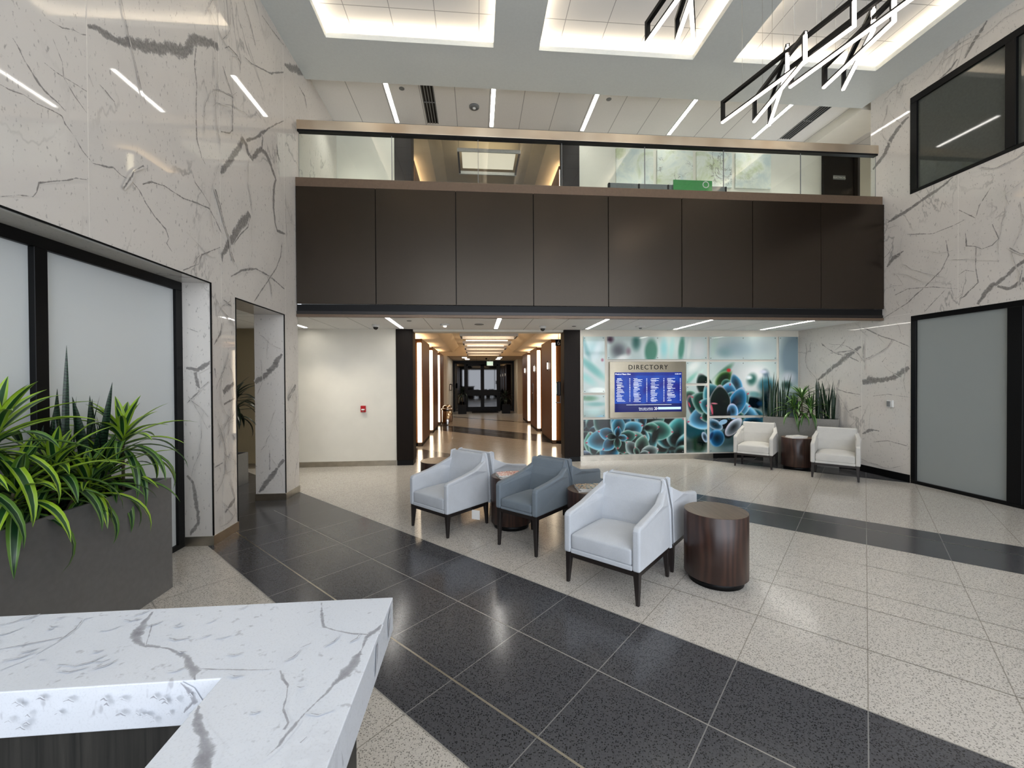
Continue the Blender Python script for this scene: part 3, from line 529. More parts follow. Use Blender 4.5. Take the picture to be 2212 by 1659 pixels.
def disc(name, x, y, z, r, h, mat, label, cat, group=None, dome=False, horn=False):
    q = empty(name, (x, y, z)); tag(q, label, cat, group)
    g = MB(); g.lathe([(0, -h), (r * .8, -h), (r, -h * .6), (r, 0), (0, 0)], mat, 28); g.build('base', q)
    if dome: g = MB(); g.lathe([(0, -h - .05)] + [(.045 * math.sin(a), -h - .05 * math.cos(a)) for a in (.4, .8, 1.2, 1.57)], 'doorglass', 24); g.build('lens_dome', q)
    if horn: g = MB(); g.lathe([(0, -h - .02), (.022, -h - .02), (.03, -h), (0, -h)], horn, 20); g.build('sensor', q)
    return q
disc('ceiling_speaker', -1.224, 7.19, ZU, .045, .006, 'greyplastic', 'small round grey disc beside the first balcony ceiling light', 'ceiling disc')
disc('ceiling_speaker', 2.337, 7.19, ZU, .045, .006, 'greyplastic', 'small round grey disc right of the third balcony ceiling light', 'ceiling disc')
disc('smoke_detector', -0.014, 7.56, ZU, .09, .03, 'greyplastic', 'round grey alarm unit in the upper ceiling right of the first vent', 'smoke detector', horn='whiteplastic')
disc('security_camera', -1.795, 7.66, ZL, .065, .045, 'whiteplastic', 'white dome security camera above the blank white wall', 'security camera', dome=True)
disc('security_camera', 1.235, 7.756, ZL, .065, .045, 'whiteplastic', 'white dome security camera in front of the corridor entrance', 'security camera', dome=True)
disc('smoke_detector', -0.56, 7.57, ZL, .09, .03, 'whiteplastic', 'white smoke detector in the low ceiling left of the corridor entrance', 'smoke detector', horn='glint')  # sensor uses an emissive material and glows by itself
disc('smoke_detector', 3.10, 7.70, ZL, .10, .03, 'whiteplastic', 'white smoke detector in the low ceiling above the directory screen', 'smoke detector', horn='greyplastic')
disc('sprinkler_cover', 0.05, 7.545, ZL, .085, .01, 'greyplastic', 'flat round grey cover in the low ceiling before the corridor', 'ceiling disc')
disc('sprinkler_cover', -1.125, 7.15, ZL, .04, .008, 'greyplastic', 'small dark disc near the left dark corridor pillar in the low ceiling', 'ceiling disc')
disc('sprinkler_cover', 1.825, 7.73, ZL, .04, .008, 'greyplastic', 'small dark disc in the low ceiling by the right dark corridor pillar', 'ceiling disc')
# downlights washing the walls under the balcony and the back of the bridge
for x, e_ in ((-3.0, 52), (3.0, 58), (4.6, 46), (5.9, 58), (-2.2, 34), (0.3, 30)): downlight(x, 7.7, ZL - .03, e_, (1, .93, .8), 100, 1.0)
for x in (-2.2, -.3, 1.3, 3.3, 5.0, 6.4): downlight(x, 7.6, ZU - .1, 42, (1, .97, .92), 110, 1.0)
for x in (-1.4, 1.93): downlight(x, 8.0, ZL - .02, 9, (1, .85, .6), 60, .8)

# ------------------------------------------------------------------ corridor
CX0, CX1, CE = -1.9, 2.45, 22.3
for zb in (0.0, 3.9):
    up = zb > 0; tg = 'upper ' if up else ''
    for side, (a, b, c) in (('left', (-1.565, -1.24, -1)), ('right', (1.755, 2.087, 1))):
        g = MB(); g.box(a, b, YB - .03, 8.64, zb + (.1 if not up else 0), zb + ZL - (0 if not up else 0), 'pillar')
        if not up: g.box(a + .006, b - .006, YB - .024, 8.634, 0, .1, 'black')
        o = g.build('pillar', None, 0.003, 1); tag(o, 'dark wood clad pillar on the %s side of the %scorridor entrance' % (side, tg), 'pillar', 'dark pillars of the corridor entrances')
# corridor walls and ceiling
yend = lambda up: 14.0 if up else CE
for zb in (0.0, 3.9):
    up = zb > 0; ye = yend(up); sfx = '_upper' if up else ''
    g = MB(); g.box(CX0 - .2, CX0, 8.63, ye, zb, zb + 3.3, 'bay'); struct(g.build('wall_corridor_left' + sfx))
    g = MB(); g.box(CX1, CX1 + .2, 8.63, ye, zb, zb + 3.3, 'bay'); struct(g.build('wall_corridor_right' + sfx))
    g = MB(); zc = zb + 2.86; zt = zb + 3.1
    y1 = 17.9 if not up else ye
    g.box(CX0, -1.0, 8.63, y1, zc, zc + .05, 'cream'); g.box(1.55, CX1, 8.63, y1, zc, zc + .05, 'cream')
    for xa, xb in ((-1.0, -.75), (1.55, 1.3)): g.prism([(xa, zc), (xb, zt), (xb, zt + .05), (xa, zc + .05)], 'y', 8.63, y1, 'cream')
    g.box(-.75, 1.3, 8.63, y1, zt, zt + .05, 'cream'); g.box(CX0, CX1, y1, y1 + .15, zb + 2.7, zt + .1, 'cream'); g.box(CX0, CX1, 8.60, 8.63, zb + 2.66, zt + .1, 'cream')
    if not up: g.box(CX0, CX1, y1 + .15, CE, 2.7, 2.8, 'tile_end')
    struct(g.build('ceiling_corridor' + sfx))
    if up: g = MB(); g.box(CX0, CX1, ye, ye + .2, zb, zb + 3.3, 'cream'); struct(g.build('wall_corridor_end')); g = MB(); g.box(CX0, CX1, 8.33, ye, 3.4, 3.9, 'greyplastic'); struct(g.build('floor_upper'))
g = MB(); g.box(CX0, -1.25, 17.6, CE, 0, 2.7, 'white'); g.box(1.99, CX1, 20.3, CE, 0, 2.7, 'cream'); g.f=g.f[:6];g.v=g.v[:8];g.mi=g.mi[:6];g.smooth=g.smooth[:6];struct(g.build('wall_corridor_jamb'))
g = MB(); g.box(1.99, CX1, 20.3, CE, 0, 2.7, 'cream'); struct(g.build('wall_corridor_jamb_right'))
def bay(x0, x1, y0, y1, zb, lx, label):
    r = empty('lamp_pier', ((x0 + x1) / 2, y0, zb)); tag(r, label, 'wall pier with light', 'wood piers with vertical lights along the corridor')
    cx = (x0 + x1) / 2; hx = (x1 - x0) / 2
    g = MB(); g.box(-hx, hx, 0, y1 - y0, .08, 2.71, 'bay'); g.build('body', r, 0.003, 1)
    g = MB(); g.box(-hx + .008, hx - .008, .008, y1 - y0 - .008, 0, .08, 'pillar'); g.build('plinth', r)
    g = MB(); g.box(lx - cx - .052, lx - cx + .052, -.045, -.004, .1, 2.61, 'lamp'); g.build('light_tube', r, 0.012, 3)
    g = MB(); g.box(lx - cx - .05, lx - cx + .05, -.04, -.002, .0, .09, 'ledge'); g.build('tube_base', r)
    g = MB(); g.box(-hx + .04, hx - .06, .1, y1 - y0 - .1, 2.711, 2.725, 'washer'); g.build('uplight_strip', r)
    return r
for i, y0 in enumerate((10.7, 13.35, 15.9)):
    bay(CX0 + .002, -1.37, y0, y0 + 1.66, 0, -1.436, 'walnut pier with a tall glowing light, %s along the corridor\'s left side' % ordn[i])
    bay(1.925, CX1 - .002, y0, y0 + 1.66, 0, 1.988, 'walnut pier with a tall glowing light, %s along the corridor\'s right side' % ordn[i])
bay(CX0 + .002, -1.37, 9.6, 12.3, 3.9, -1.436, 'walnut pier with a light at the left of the upper corridor')
bay(1.925, CX1 - .002, 9.6, 12.3, 3.9, 1.988, 'walnut pier with a light at the right of the upper corridor')
def louver(y, z, label, L=.62):
    r = empty('hanging_louver', (.3, y, z)); tag(r, label, 'ceiling light', 'hanging light frames down the corridor')
    g = MB(); g.box(-.69, .69, 0, .035, 0, .07, 'whiteplastic'); g.box(-.69, .69, L - .035, L, 0, .07, 'whiteplastic'); g.build('cross_bar', r)
    for sx_ in (-1, 1): g = MB(); g.box(sx_ * .67 - .02, sx_ * .67 + .02, .035, L - .035, 0.005, .065, 'dark_metal'); g.build('side_bar', r)
    g = MB(); g.box(-.6, .6, .12, L - .12, .09, .11, 'washer' if L < 1 else 'softpanel'); g.build('uplight', r)
    for sx_ in (-.66, .66): g = MB(); g.tube([(sx_, .02, .07), (sx_, .02, .34)], .004, 'steel', 6); g.build('hanger', r)
for i, y in enumerate((9.9, 11.9, 13.7, 15.4, 17.0)): louver(y, 2.70, 'white rectangular hanging light frame, %s down the lower corridor ceiling' % ordn[i], .75)
louver(9.15, 6.62, 'pale hanging light frame in the upper corridor ceiling', 1.03)

# storefront at the corridor's end
r = empty('glass_entrance', (.35, CE, 0)); tag(r, 'black framed glass double doors and sidelights at the corridor\'s far end', 'glass doors')
def e_(x0, x1, z0, z1, d0, d1, mat, name, bv=0):
    g = MB(); g.box(x0 - .35, x1 - .35, d0, d1, z0, z1, mat); return g.build(name, r, bv, 1)
e_(CX0 + .66, 1.98, 2.56, 2.69, -.05, .05, 'black', 'header'); 
for x0, x1 in ((-1.24, -1.16), (-.66, -.56), (1.15, 1.25), (1.9, 1.98)): e_(x0, x1, 0, 2.56, -.05, .05, 'black', 'post')
for x0, x1 in ((-1.16, -.66), (1.25, 1.9)): e_(x0, x1, .05, 2.56, 0, .01, 'doorglass', 'side_pane')
for x0, x1 in ((-.555, .295), (.305, 1.145)):
    d = e_(x0, x1, 0.0, .25, -.03, .03, 'black', 'door_leaf')
    for a in ((x0, x0 + .09, .25, 2.5), (x1 - .09, x1, .25, 2.5), (x0, x1, 2.42, 2.55), (x0 + .09, x1 - .09, .85, 1.15)): e_(a[0], a[1], a[2], a[3], -.03, .03, 'black', 'door_rail')
    e_(x0 + .09, x1 - .09, .25, 2.42, 0, .01, 'doorglass', 'door_pane')
g = MB(); g.box(CX0, CX1, CE + .3, CE + .5, 0, 3, 'black'); struct(g.build('wall_vestibule'))
g = MB(); g.box(-.25, 1.1, 21.2, 22.2, 0.0, .012, 'black'); tag(g.build('door_mat', None, 0.004, 1), 'black mat on the floor before the far glass doors', 'mat')
# exit sign
r = empty('exit_sign', (.68, 21.6, 2.40)); tag(r, 'small lit sign reading EXIT in green above the far glass doors', 'exit sign')
g = MB(); g.box(-.17, .17, -.02, .02, 0, .25, 'whiteplastic'); g.build('housing', r, .004, 1)
g = MB(); g.box(-.15, .15, -.024, -.021, .03, .22, 'exit'); g.build('face', r)
text_mesh('letters', 'EXIT', .17, M['exitgreen'], r, (0, -.026, .065), align='CENTER')
g = MB(); g.tube([(0, 0, .25), (0, 0, .3)], .02, 'whiteplastic'); g.build('mount', r)
for i, (x, y) in enumerate(((-.55, 19.2), (-.45, 20.6), (1.05, 19.2), (1.05, 20.6))):
    q = empty('square_downlight', (x, y, 2.7)); tag(q, 'small square ceiling light near the far glass doors, %s' % ('left front', 'left rear', 'right front', 'right rear')[i], 'ceiling light', 'square lights before the far doors')
    g = MB(); g.box(-.1, .1, -.25, .25, -.008, -.001, 'slot'); g.build('diffuser', q); g = MB(); g.box(-.115, -.1, -.26, .26, -.012, -.001, 'whiteplastic'); g.box(.1, .115, -.26, .26, -.012, -.001, 'whiteplastic'); g.build('frame', q)
disc('security_camera', .45, 19.6, 2.7, .05, .03, 'black', 'small dark dome camera in the corridor ceiling before the exit sign', 'security camera', dome=True)
# bin
r = empty('trash_can', (-1.1, 15.72, 0)); tag(r, 'polished metal domed trash can beside the third left corridor pier', 'trash can')
g = MB(); g.lathe([(0, 0), (.19, 0), (.195, .02), (.2, .56), (0, .56)], 'chrome', 40); g.build('body', r)
g = MB(); g.lathe([(.205, .56), (.215, .57), (.215, .62), (.2, .63), (.12, .64)], 'chrome', 40); g.build('rim', r)
g = MB(); g.lathe([(.17, .64), (.165, .69), (.13, .74), (.06, .76), (0, .765)], 'chrome', 40); g.build('dome_lid', r)
g = MB(); g.lathe([(.0, .632), (.15, .632), (.15, .645), (0, .645)], 'black', 30); g.build('opening', r)
r = empty('hand_sanitizer', (1.78, 8.27, 1.36)); tag(r, 'black and white sanitizer dispenser on the right dark corridor pillar', 'dispenser')
r.location = (1.735, 8.48, 1.33)
g = MB(); g.box(-.10, -.02, -.07, .07, 0, .29, 'black'); g.build('housing', r, .02, 3)
g = MB(); g.box(-.106, -.09, -.03, .03, .03, .26, 'whiteplastic'); g.build('window', r, .005, 2)
g = MB(); g.box(-.03, -.018, -.01, .01, -.13, 0, 'dark_metal'); g.box(-.12, -.018, -.05, .05, -.15, -.135, 'dark_metal'); g.build('drip_tray', r)
r = empty('hand_sanitizer', (-1.24, 19.4, 1.2)); tag(r, 'black and white sanitizer dispenser on the white wall at the corridor\'s left end', 'dispenser')
g = MB(); g.box(.002, .10, -.2, .2, 0, .3, 'black'); g.build('housing', r, .02, 3); g = MB(); g.box(.02, .09, -.215, -.19, .03, .26, 'whiteplastic'); g.build('window', r, .005, 2)
for i, y in enumerate((11.17, 13.82, 16.53)):
    r = empty('elevator_indicator', (1.925, y, 1.9)); tag(r, 'small steel indicator lamp plate on the %s right corridor pier' % ordn[i], 'indicator', 'elevator indicators on the right piers')
    g = MB(); g.box(-.012, 0, -.05, .05, 0, .27, 'chrome'); g.build('plate', r, .003, 1); g = MB(); g.box(-.03, -.012, -.03, .03, .05, .22, 'glint'); g.build('lamp', r, .006, 2)
r = empty('call_button_plate', (1.925, 14.25, .86)); tag(r, 'tall steel call button plate on the second right corridor pier', 'button plate')
g = MB(); g.box(-.012, 0, -.05, .05, 0, .69, 'chrome'); g.build('plate', r, .003, 1)
g = MB(); g.lathe([(0, .012), (.02, .012), (.022, 0)], 'whiteplastic', 16, M4=Matrix.Translation((-.012, 0, .35)) @ Matrix.Rotation(R(-90), 4, 'Y')); g.build('button', r)
r = empty('number_sign', (2.07, 10.62, 2.55)); tag(r, 'small square sign with the number 6 at the first right corridor pier', 'sign')
r.location = (1.84, 9.3, 2.42)
g = MB(); g.box(-.07, .07, -.01, .01, 0, .14, 'black'); g.build('plate', r, .003, 1); text_mesh('numeral', '6', .15, M['whiteplastic'], r, (0, -.012, .02), align='CENTER')
g = MB(); g.tube([(0, 0, .14), (0, 0, .46)], .005, 'steel', 6); g.build('hanger', r)
# ------------------------------------------------------------------ armchairs
def armchair(W, fab, H=0.80, D=0.645, zmap=None):
    r = empty('armchair'); hw = W / 2; hd = D / 2; at = 0.062
    arm = [(-hd, .25), (-hd, .545), (-hd + .012, .566), (-hd + .035, .578), (-hd + .25, .612), (-hd + .42, .652), (hd - .10, .70), (hd - .03, .735), (hd - .01, .60), (hd - .01, .25)]
    zr = .25
    if zmap: zr = float(np.interp(.25, *zmap))
    def rz_(g):
        if zmap: g.v = [(x, y, float(np.interp(z, *zmap))) for x, y, z in g.v]
        return g
    for s in (-1, 1):
        g = MB(); a, b = sorted((s * hw, s * (hw - at))); g.prism(arm, 'x', a, b, fab)
        # the rear of the arm leans in towards the back
        for i, v in enumerate(g.v):
            if v[1] > 0.1 and v[2] > .5: g.v[i] = (v[0] - s * .035 * (v[2] - .5) / .25 * (v[1] - .1) / .22, v[1], v[2])
        rz_(g).build('arm', r, .017, 3)
    # reclined back, a little narrower at the top
    bw0 = hw - at + .004; bw1 = hw - .058
    g = MB(); n = 6; vs = []; fs = []
    rows = [(.30, hd - .13, bw0), (.44, hd - .125, bw0), (.60, hd - .10, bw0), (.70, hd - .075, bw0 + .002), (H - .01, hd - .055, bw1), (H, hd - .04, bw1 - .008), (H, hd - .008, bw1 - .008), (H - .012, hd, bw1), (.70, hd, bw1 + .02), (.55, hd, hw - .012), (.25, hd, hw - .004), (.25, hd - .13, bw0)]
    for z, y, w_ in rows: vs += [(-w_, y, z), (w_, y, z)]
    k = len(rows)
    for i in range(k): j = (i + 1) % k; fs.append((2 * i, 2 * i + 1, 2 * j + 1, 2 * j))
    fs.append(tuple(2 * i for i in range(k))[::-1]); fs.append(tuple(2 * i + 1 for i in range(k)))
    fs = [f[::-1] for f in fs]
    g.add(vs, fs, fab); rz_(g).build('backrest', r, .012, 3)
    # domed seat cushion
    g = MB(); nx, ny = 12, 12; cw = hw - at - .004; y0, y1 = -hd + .004, hd - .11; vs = []; fs = []
    for j in range(ny + 1):
        for i in range(nx + 1):
            u = i / nx * 2 - 1; v = j / ny * 2 - 1
            cr = (1 - abs(u) ** 3.2) * (1 - abs(v) ** 3.2)
            vs.append((u * cw, (y0 + y1) / 2 + v * (y1 - y0) / 2, .405 + .048 * cr))
    for j in range(ny):
        for i in range(nx): a = j * (nx + 1) + i; fs.append((a, a + 1, a + nx + 2, a + nx + 1))
    m_ = len(vs); per = [i for i in range(nx + 1)] + [j * (nx + 1) + nx for j in range(1, ny + 1)] + [ny * (nx + 1) + i for i in range(nx - 1, -1, -1)] + [j * (nx + 1) for j in range(ny - 1, 0, -1)]
    for p in per: vs.append((vs[p][0], vs[p][1], .285))
    for i in range(len(per)): j = (i + 1) % len(per); fs.append((per[j], per[i], m_ + i, m_ + j))
    fs.append(tuple(m_ + i for i in range(len(per)))[::-1])
    g.add(vs, fs, fab, True); rz_(g).build('seat_cushion', r, .016, 3)
    g = MB(); g.box(-hw + at, hw - at, -hd + .003, hd - .12, .25, .287, fab); rz_(g).build('seat_deck', r, .008, 2)
    g = MB()
    for a in ((-hw + .012, hw - .012, -hd + .012, -hd + .035), (-hw + .012, hw - .012, hd - .035, hd - .012), (-hw + .012, -hw + .035, -hd + .035, hd - .035), (hw - .035, hw - .012, -hd + .035, hd - .035)): g.box(a[0], a[1], a[2], a[3], zr - .035, zr, 'leg')
    g.build('base_frame', r)
    for sx_ in (-1, 1):
        for sy in (-1, 1):
            cx = sx_ * (hw - .034); cy = sy * (hd - .034); vs = []
            for z, t_, o in ((zr, .023, 0), (zr - .035, .023, 0), (0, .0125, .008)):
                for a, b in ((-1, -1), (1, -1), (1, 1), (-1, 1)): vs.append((cx + sx_ * o + a * t_, cy + sy * o + b * t_, z))
            fs = [(3, 2, 1, 0), (8, 9, 10, 11)]; fs[0] = (0, 1, 2, 3); fs[1] = (11, 10, 9, 8)
            for l in (0, 4):
                for i in range(4): j = (i + 1) % 4; fs.append((l + j, l + i, l + 4 + i, l + 4 + j))
            g = MB(); g.add(vs, fs, 'leg'); g.build('leg', r, .003, 1)
    return r
q2 = 2 ** .5
def sd(s, d): return ((s + d) / 2, (s - d) / 2, 0)
FW, BK = R(-45), R(135)
def put(o, s, d, rz, label, group):
    o.location = sd(s, d); o.rotation_euler[2] = rz; tag(o, label, 'armchair', group); return o
wide = armchair(.648, 'fab_light'); narrow = armchair(.515, 'fab_dark', D=.60, zmap=([.25, .44, .578, .70, .80], [.375, .50, .635, .725, .815])); far_ = armchair(.648, 'fab_far')
s1, s2 = 4.065 + .456, 5.06 + .456
G1 = 'armchairs in the middle seating group'
put(wide, s1, -2.205, FW, 'pale grey armchair facing the camera, nearest one, beside the drum table in the open', G1)
put(copy_tree(wide), s2, -2.205, BK, 'pale grey armchair back to back behind the nearest armchair, facing away', G1)
put(copy_tree(wide), s1 - .01, -5.14, FW, 'pale grey armchair facing the camera at the left end of the seating group', G1)
put(copy_tree(wide), s2, -5.14, BK, 'pale grey armchair facing away behind the leftmost armchair', G1)
put(narrow, 4.36 + .424, -3.64, FW, 'slate blue grey narrow armchair facing the camera in the middle of the group', G1)
put(copy_tree(narrow), 5.26 + .424, -3.64, BK, 'slate blue grey armchair facing away behind the slate front armchair', G1)
G2 = 'armchairs before the far planter'
put(far_, 12.42 + .456, -2.25, FW, 'light stone armchair at the far planter, left of the small drum table', G2)
put(copy_tree(far_), 12.10 + .456, -.53, FW, 'light stone armchair at the far planter, right of the small table, by the marble wall', G2)

# ------------------------------------------------------------------ drum tables
def drum(r_, h_):
    t_ = empty('drum_table')
    g = MB(); g.lathe([(0, 0), (r_ - .035, 0), (r_ - .035, .055), (0, .055)], 'black', 64); g.build('plinth', t_)
    g = MB(); g.lathe([(0, .055), (r_ - .003, .055), (r_, .058), (r_, h_ - .003), (r_ - .002, h_ - .001)], 'table', 72); g.build('body', t_)
    g = MB(); g.lathe([(r_ - .002, h_ - .001), (r_ - .004, h_), (0, h_)], 'tabletop', 72, smooth=False); g.build('top', t_)
    return t_
dt = drum(.243, .572); dt.location = (1.955, 3.285, 0); tag(dt, 'dark walnut drum side table standing right of the nearest armchair', 'side table', 'walnut drum tables')
for (x, y, k_, lb_) in ((.383, 4.727, .94, 'walnut drum side table with a magazine stack between the left pale and the slate armchairs'), (1.095, 4.055, .85, 'walnut drum side table with magazines between the slate and the nearest pale armchairs'),
                    (5.86, 7.22, 1.0, 'walnut drum side table between the two far armchairs by the planter'), (-.52, 5.72, 1.0, 'walnut drum side table mostly hidden behind the leftmost armchair')):
    c = copy_tree(dt); c.location = (x, y, 0); c.scale = (k_, k_, 1); tag(c, lb_, 'side table', 'walnut drum tables')
def cover(name, cols, seed, sc_=14):
    t = NT(name); n = t.noise(t.objc(), sc_, 2, .5, 1.5); t.color(t.ramp(n, [(.30 + .4 * i / (len(cols) - 1), c) for i, c in enumerate(cols)])); n2 = [x for x in t.n if x.type == 'VALTORGB'][0]; n2.color_ramp.interpolation = 'CONSTANT'; return t.set(.25)
M['mag_red'] = cover('magazine_red', [srgb(235, 232, 228), srgb(196, 120, 120), srgb(238, 236, 232), srgb(190, 40, 60)], 1, 22)
M['mag_teal'] = cover('magazine_teal', [srgb(40, 44, 44), srgb(196, 160, 122), srgb(60, 130, 150), srgb(214, 214, 208)], 2, 18)
M['mag_pale'] = cover('magazine_pale', [srgb(232, 230, 226), srgb(210, 206, 200), srgb(150, 140, 138)], 3, 20)
M['paper'] = plain('paper', srgb(236, 234, 230), .6, var=.02)
def magazine(x, y, z, rz, mat, label, group, w_=.2, l_=.27):
    r = empty('magazine', (x, y, z), rz); tag(r, label, 'magazine', group)
    g = MB(); g.box(-l_ / 2, l_ / 2, -w_ / 2, w_ / 2, .001, .009, 'paper'); g.build('pages', r)
    g = MB(); g.box(-l_ / 2, l_ / 2 + .002, -w_ / 2 - .001, w_ / 2 + .001, .009, .0105, mat); g.box(-l_ / 2, l_ / 2 + .002, -w_ / 2 - .001, w_ / 2 + .001, 0, .001, 'paper'); g.build('cover', r)
for k, (dx, dy, a, mt, lb_) in enumerate(((0, 0, 12, 'mag_pale', 'bottom'), (.008, .004, 20, 'mag_pale', 'middle'), (-.004, .01, 8, 'mag_red', 'top, red and white'))):
    magazine(.36 + dx, 4.66 + dy, .573 + k * .012, R(a), mt, '%s magazine of the stack on the left drum table' % lb_, 'magazines on the left drum table')
for k, (dx, dy, a, mt, lb_) in enumerate(((0, 0, -2, 'mag_pale', 'bottom'), (.012, .008, 5, 'mag_pale', 'middle'), (.0, .0, 2, 'mag_teal', 'top, teal and brown'))):
    magazine(1.105 + dx, 4.02 + dy, .573 + k * .012, R(a), mt, '%s magazine of the stack on the drum table behind the nearest armchair' % lb_, 'magazines on the middle drum table')
for k in range(3): magazine(5.80 + .01 * k, 7.16, .573 + k * .012, R(6 * k - 4), 'mag_pale', '%s white magazine on the far drum table' % ('bottom', 'middle', 'top')[k], 'magazines on the far drum table')
g = MB(); g.box(-.05, .05, -.003, .003, 0, .10, 'paper'); o = g.build('care_label', None, loc=(0.03, 4.83, .108), rz=R(-30)); 
o.parent = None; tag(o, 'white paper tag hanging under the leftmost pale armchair', 'paper tag')
o.location = (-.02, 4.62, .118)

# ------------------------------------------------------------------ reception desk
g = MB(); zt_, th = 1.07, .088
poly = [(-2.6, .858), (-.503, .858), (-.503, -.6), (-.228, -.6), (-.228, 1.14), (-2.6, 1.14)]
desk = empty('reception_desk', (-.9, .9, 0)); tag(desk, 'white veined stone reception counter with a dark wood front, in the near left corner', 'reception desk')
def offs(g): g.v = [(x + .9, y - .9, z) for x, y, z in g.v]
g.prism(poly, 'z', zt_ - th, zt_, 'quartz')
for p in VEINS['desk']: g.strip([p[i:i + 3] for i in range(0, len(p), 3)], lambda u, v, off: (u, v, zt_ + off * .5), 'quartz')
for (a, b, c, d) in ((-.555, .975, -.59, 1.07), (-1.05, 1.0, -1.2, 1.045)):
    pass
g.strip([(-.228, 0, .001)] and [(1.10, 1.06, .006), (1.085, 1.04, .01), (1.075, 1.0, .004)], lambda u, v, off: (-.228 + off, u, v), 'quartz')
g.strip([(.955, 1.06, .010), (.95, 1.03, .008), (.935, 1.0, .003)], lambda u, v, off: (-.228 + off, u, v), 'quartz')
g.strip([(-.575, 1.068, .003), (-.56, 1.05, .007), (-.55, 1.03, .012), (-.57, 1.01, .006)], lambda u, v, off: (u, .858 - off, v), 'quartz')
rr_ = random.Random(8)
for _ in range(46):
    u = rr_.uniform(-1.2, -.25); v = rr_.uniform(.88, 1.12) if u < -.5 else rr_.uniform(.4, 1.12); a = rr_.uniform(-.5, .9); L = rr_.uniform(.012, .05)
    g.strip([(u, v, .0012), (u + L * .5 * math.cos(a), v + L * .5 * math.sin(a), .0024), (u + L * math.cos(a + .3), v + L * math.sin(a + .3), .001)], lambda u, v, off: (u, v, zt_ + off * .5), 'quartz')
for _ in range(26):
    u = rr_.uniform(-1.0, -.52); v = rr_.uniform(.995, 1.06); L = rr_.uniform(.008, .02)
    g.strip([(u, v, .001), (u + L * .5, v + .003, .0022), (u + L, v - .002, .001)], lambda u, v, off: (u, .858 - off, v), 'quartz')
offs(g); g.build('stone_top', desk, .002, 2)
g = MB(); g.box(-2.6, -.32, .90, 1.05, .08, zt_ - th, 'deskwood'); g.box(-.455, -.30, -.6, 1.05, .08, zt_ - th, 'deskwood'); offs(g); g.build('front_panel', desk, .003, 1)
g = MB(); g.box(-2.6, -.34, .92, 1.03, 0, .08, 'black'); g.box(-.45, -.33, -.6, 1.03, 0, .08, 'black'); offs(g); g.build('plinth', desk)
g = MB(); g.box(-2.6, -.46, .15, .90, .72, .75, 'deskwood'); offs(g); g.build('work_surface', desk, .003, 1)

# ------------------------------------------------------------------ wall fittings
r = empty('fire_alarm_pull', (-2.193, YB - .001, 1.05)); tag(r, 'red fire alarm pull station on the plain white wall', 'fire alarm')
g = MB(); g.box(-.047, .047, -.045, 0, 0, .125, 'red'); g.build('housing', r, .005, 2)
g = MB(); g.box(-.03, .03, -.056, -.046, .04, .065, 'whiteplastic'); g.build('handle', r, .002, 1)
g = MB(); g.box(-.012, .012, -.05, -.044, .018, .03, 'chrome'); g.build('lock', r)
r = empty('wall_switch', (XR - .001, 6.34, 1.17)); tag(r, 'small grey wall plate sensor on the right marble wall beside the frosted door', 'wall switch')
g = MB(); g.box(-.02, 0, -.05, .05, 0, .115, 'whiteplastic'); g.build('plate', r, .004, 2); g = MB(); g.box(-.035, -.02, -.015, .042, .015, .10, 'greyplastic'); g.build('sensor', r, .004, 1)

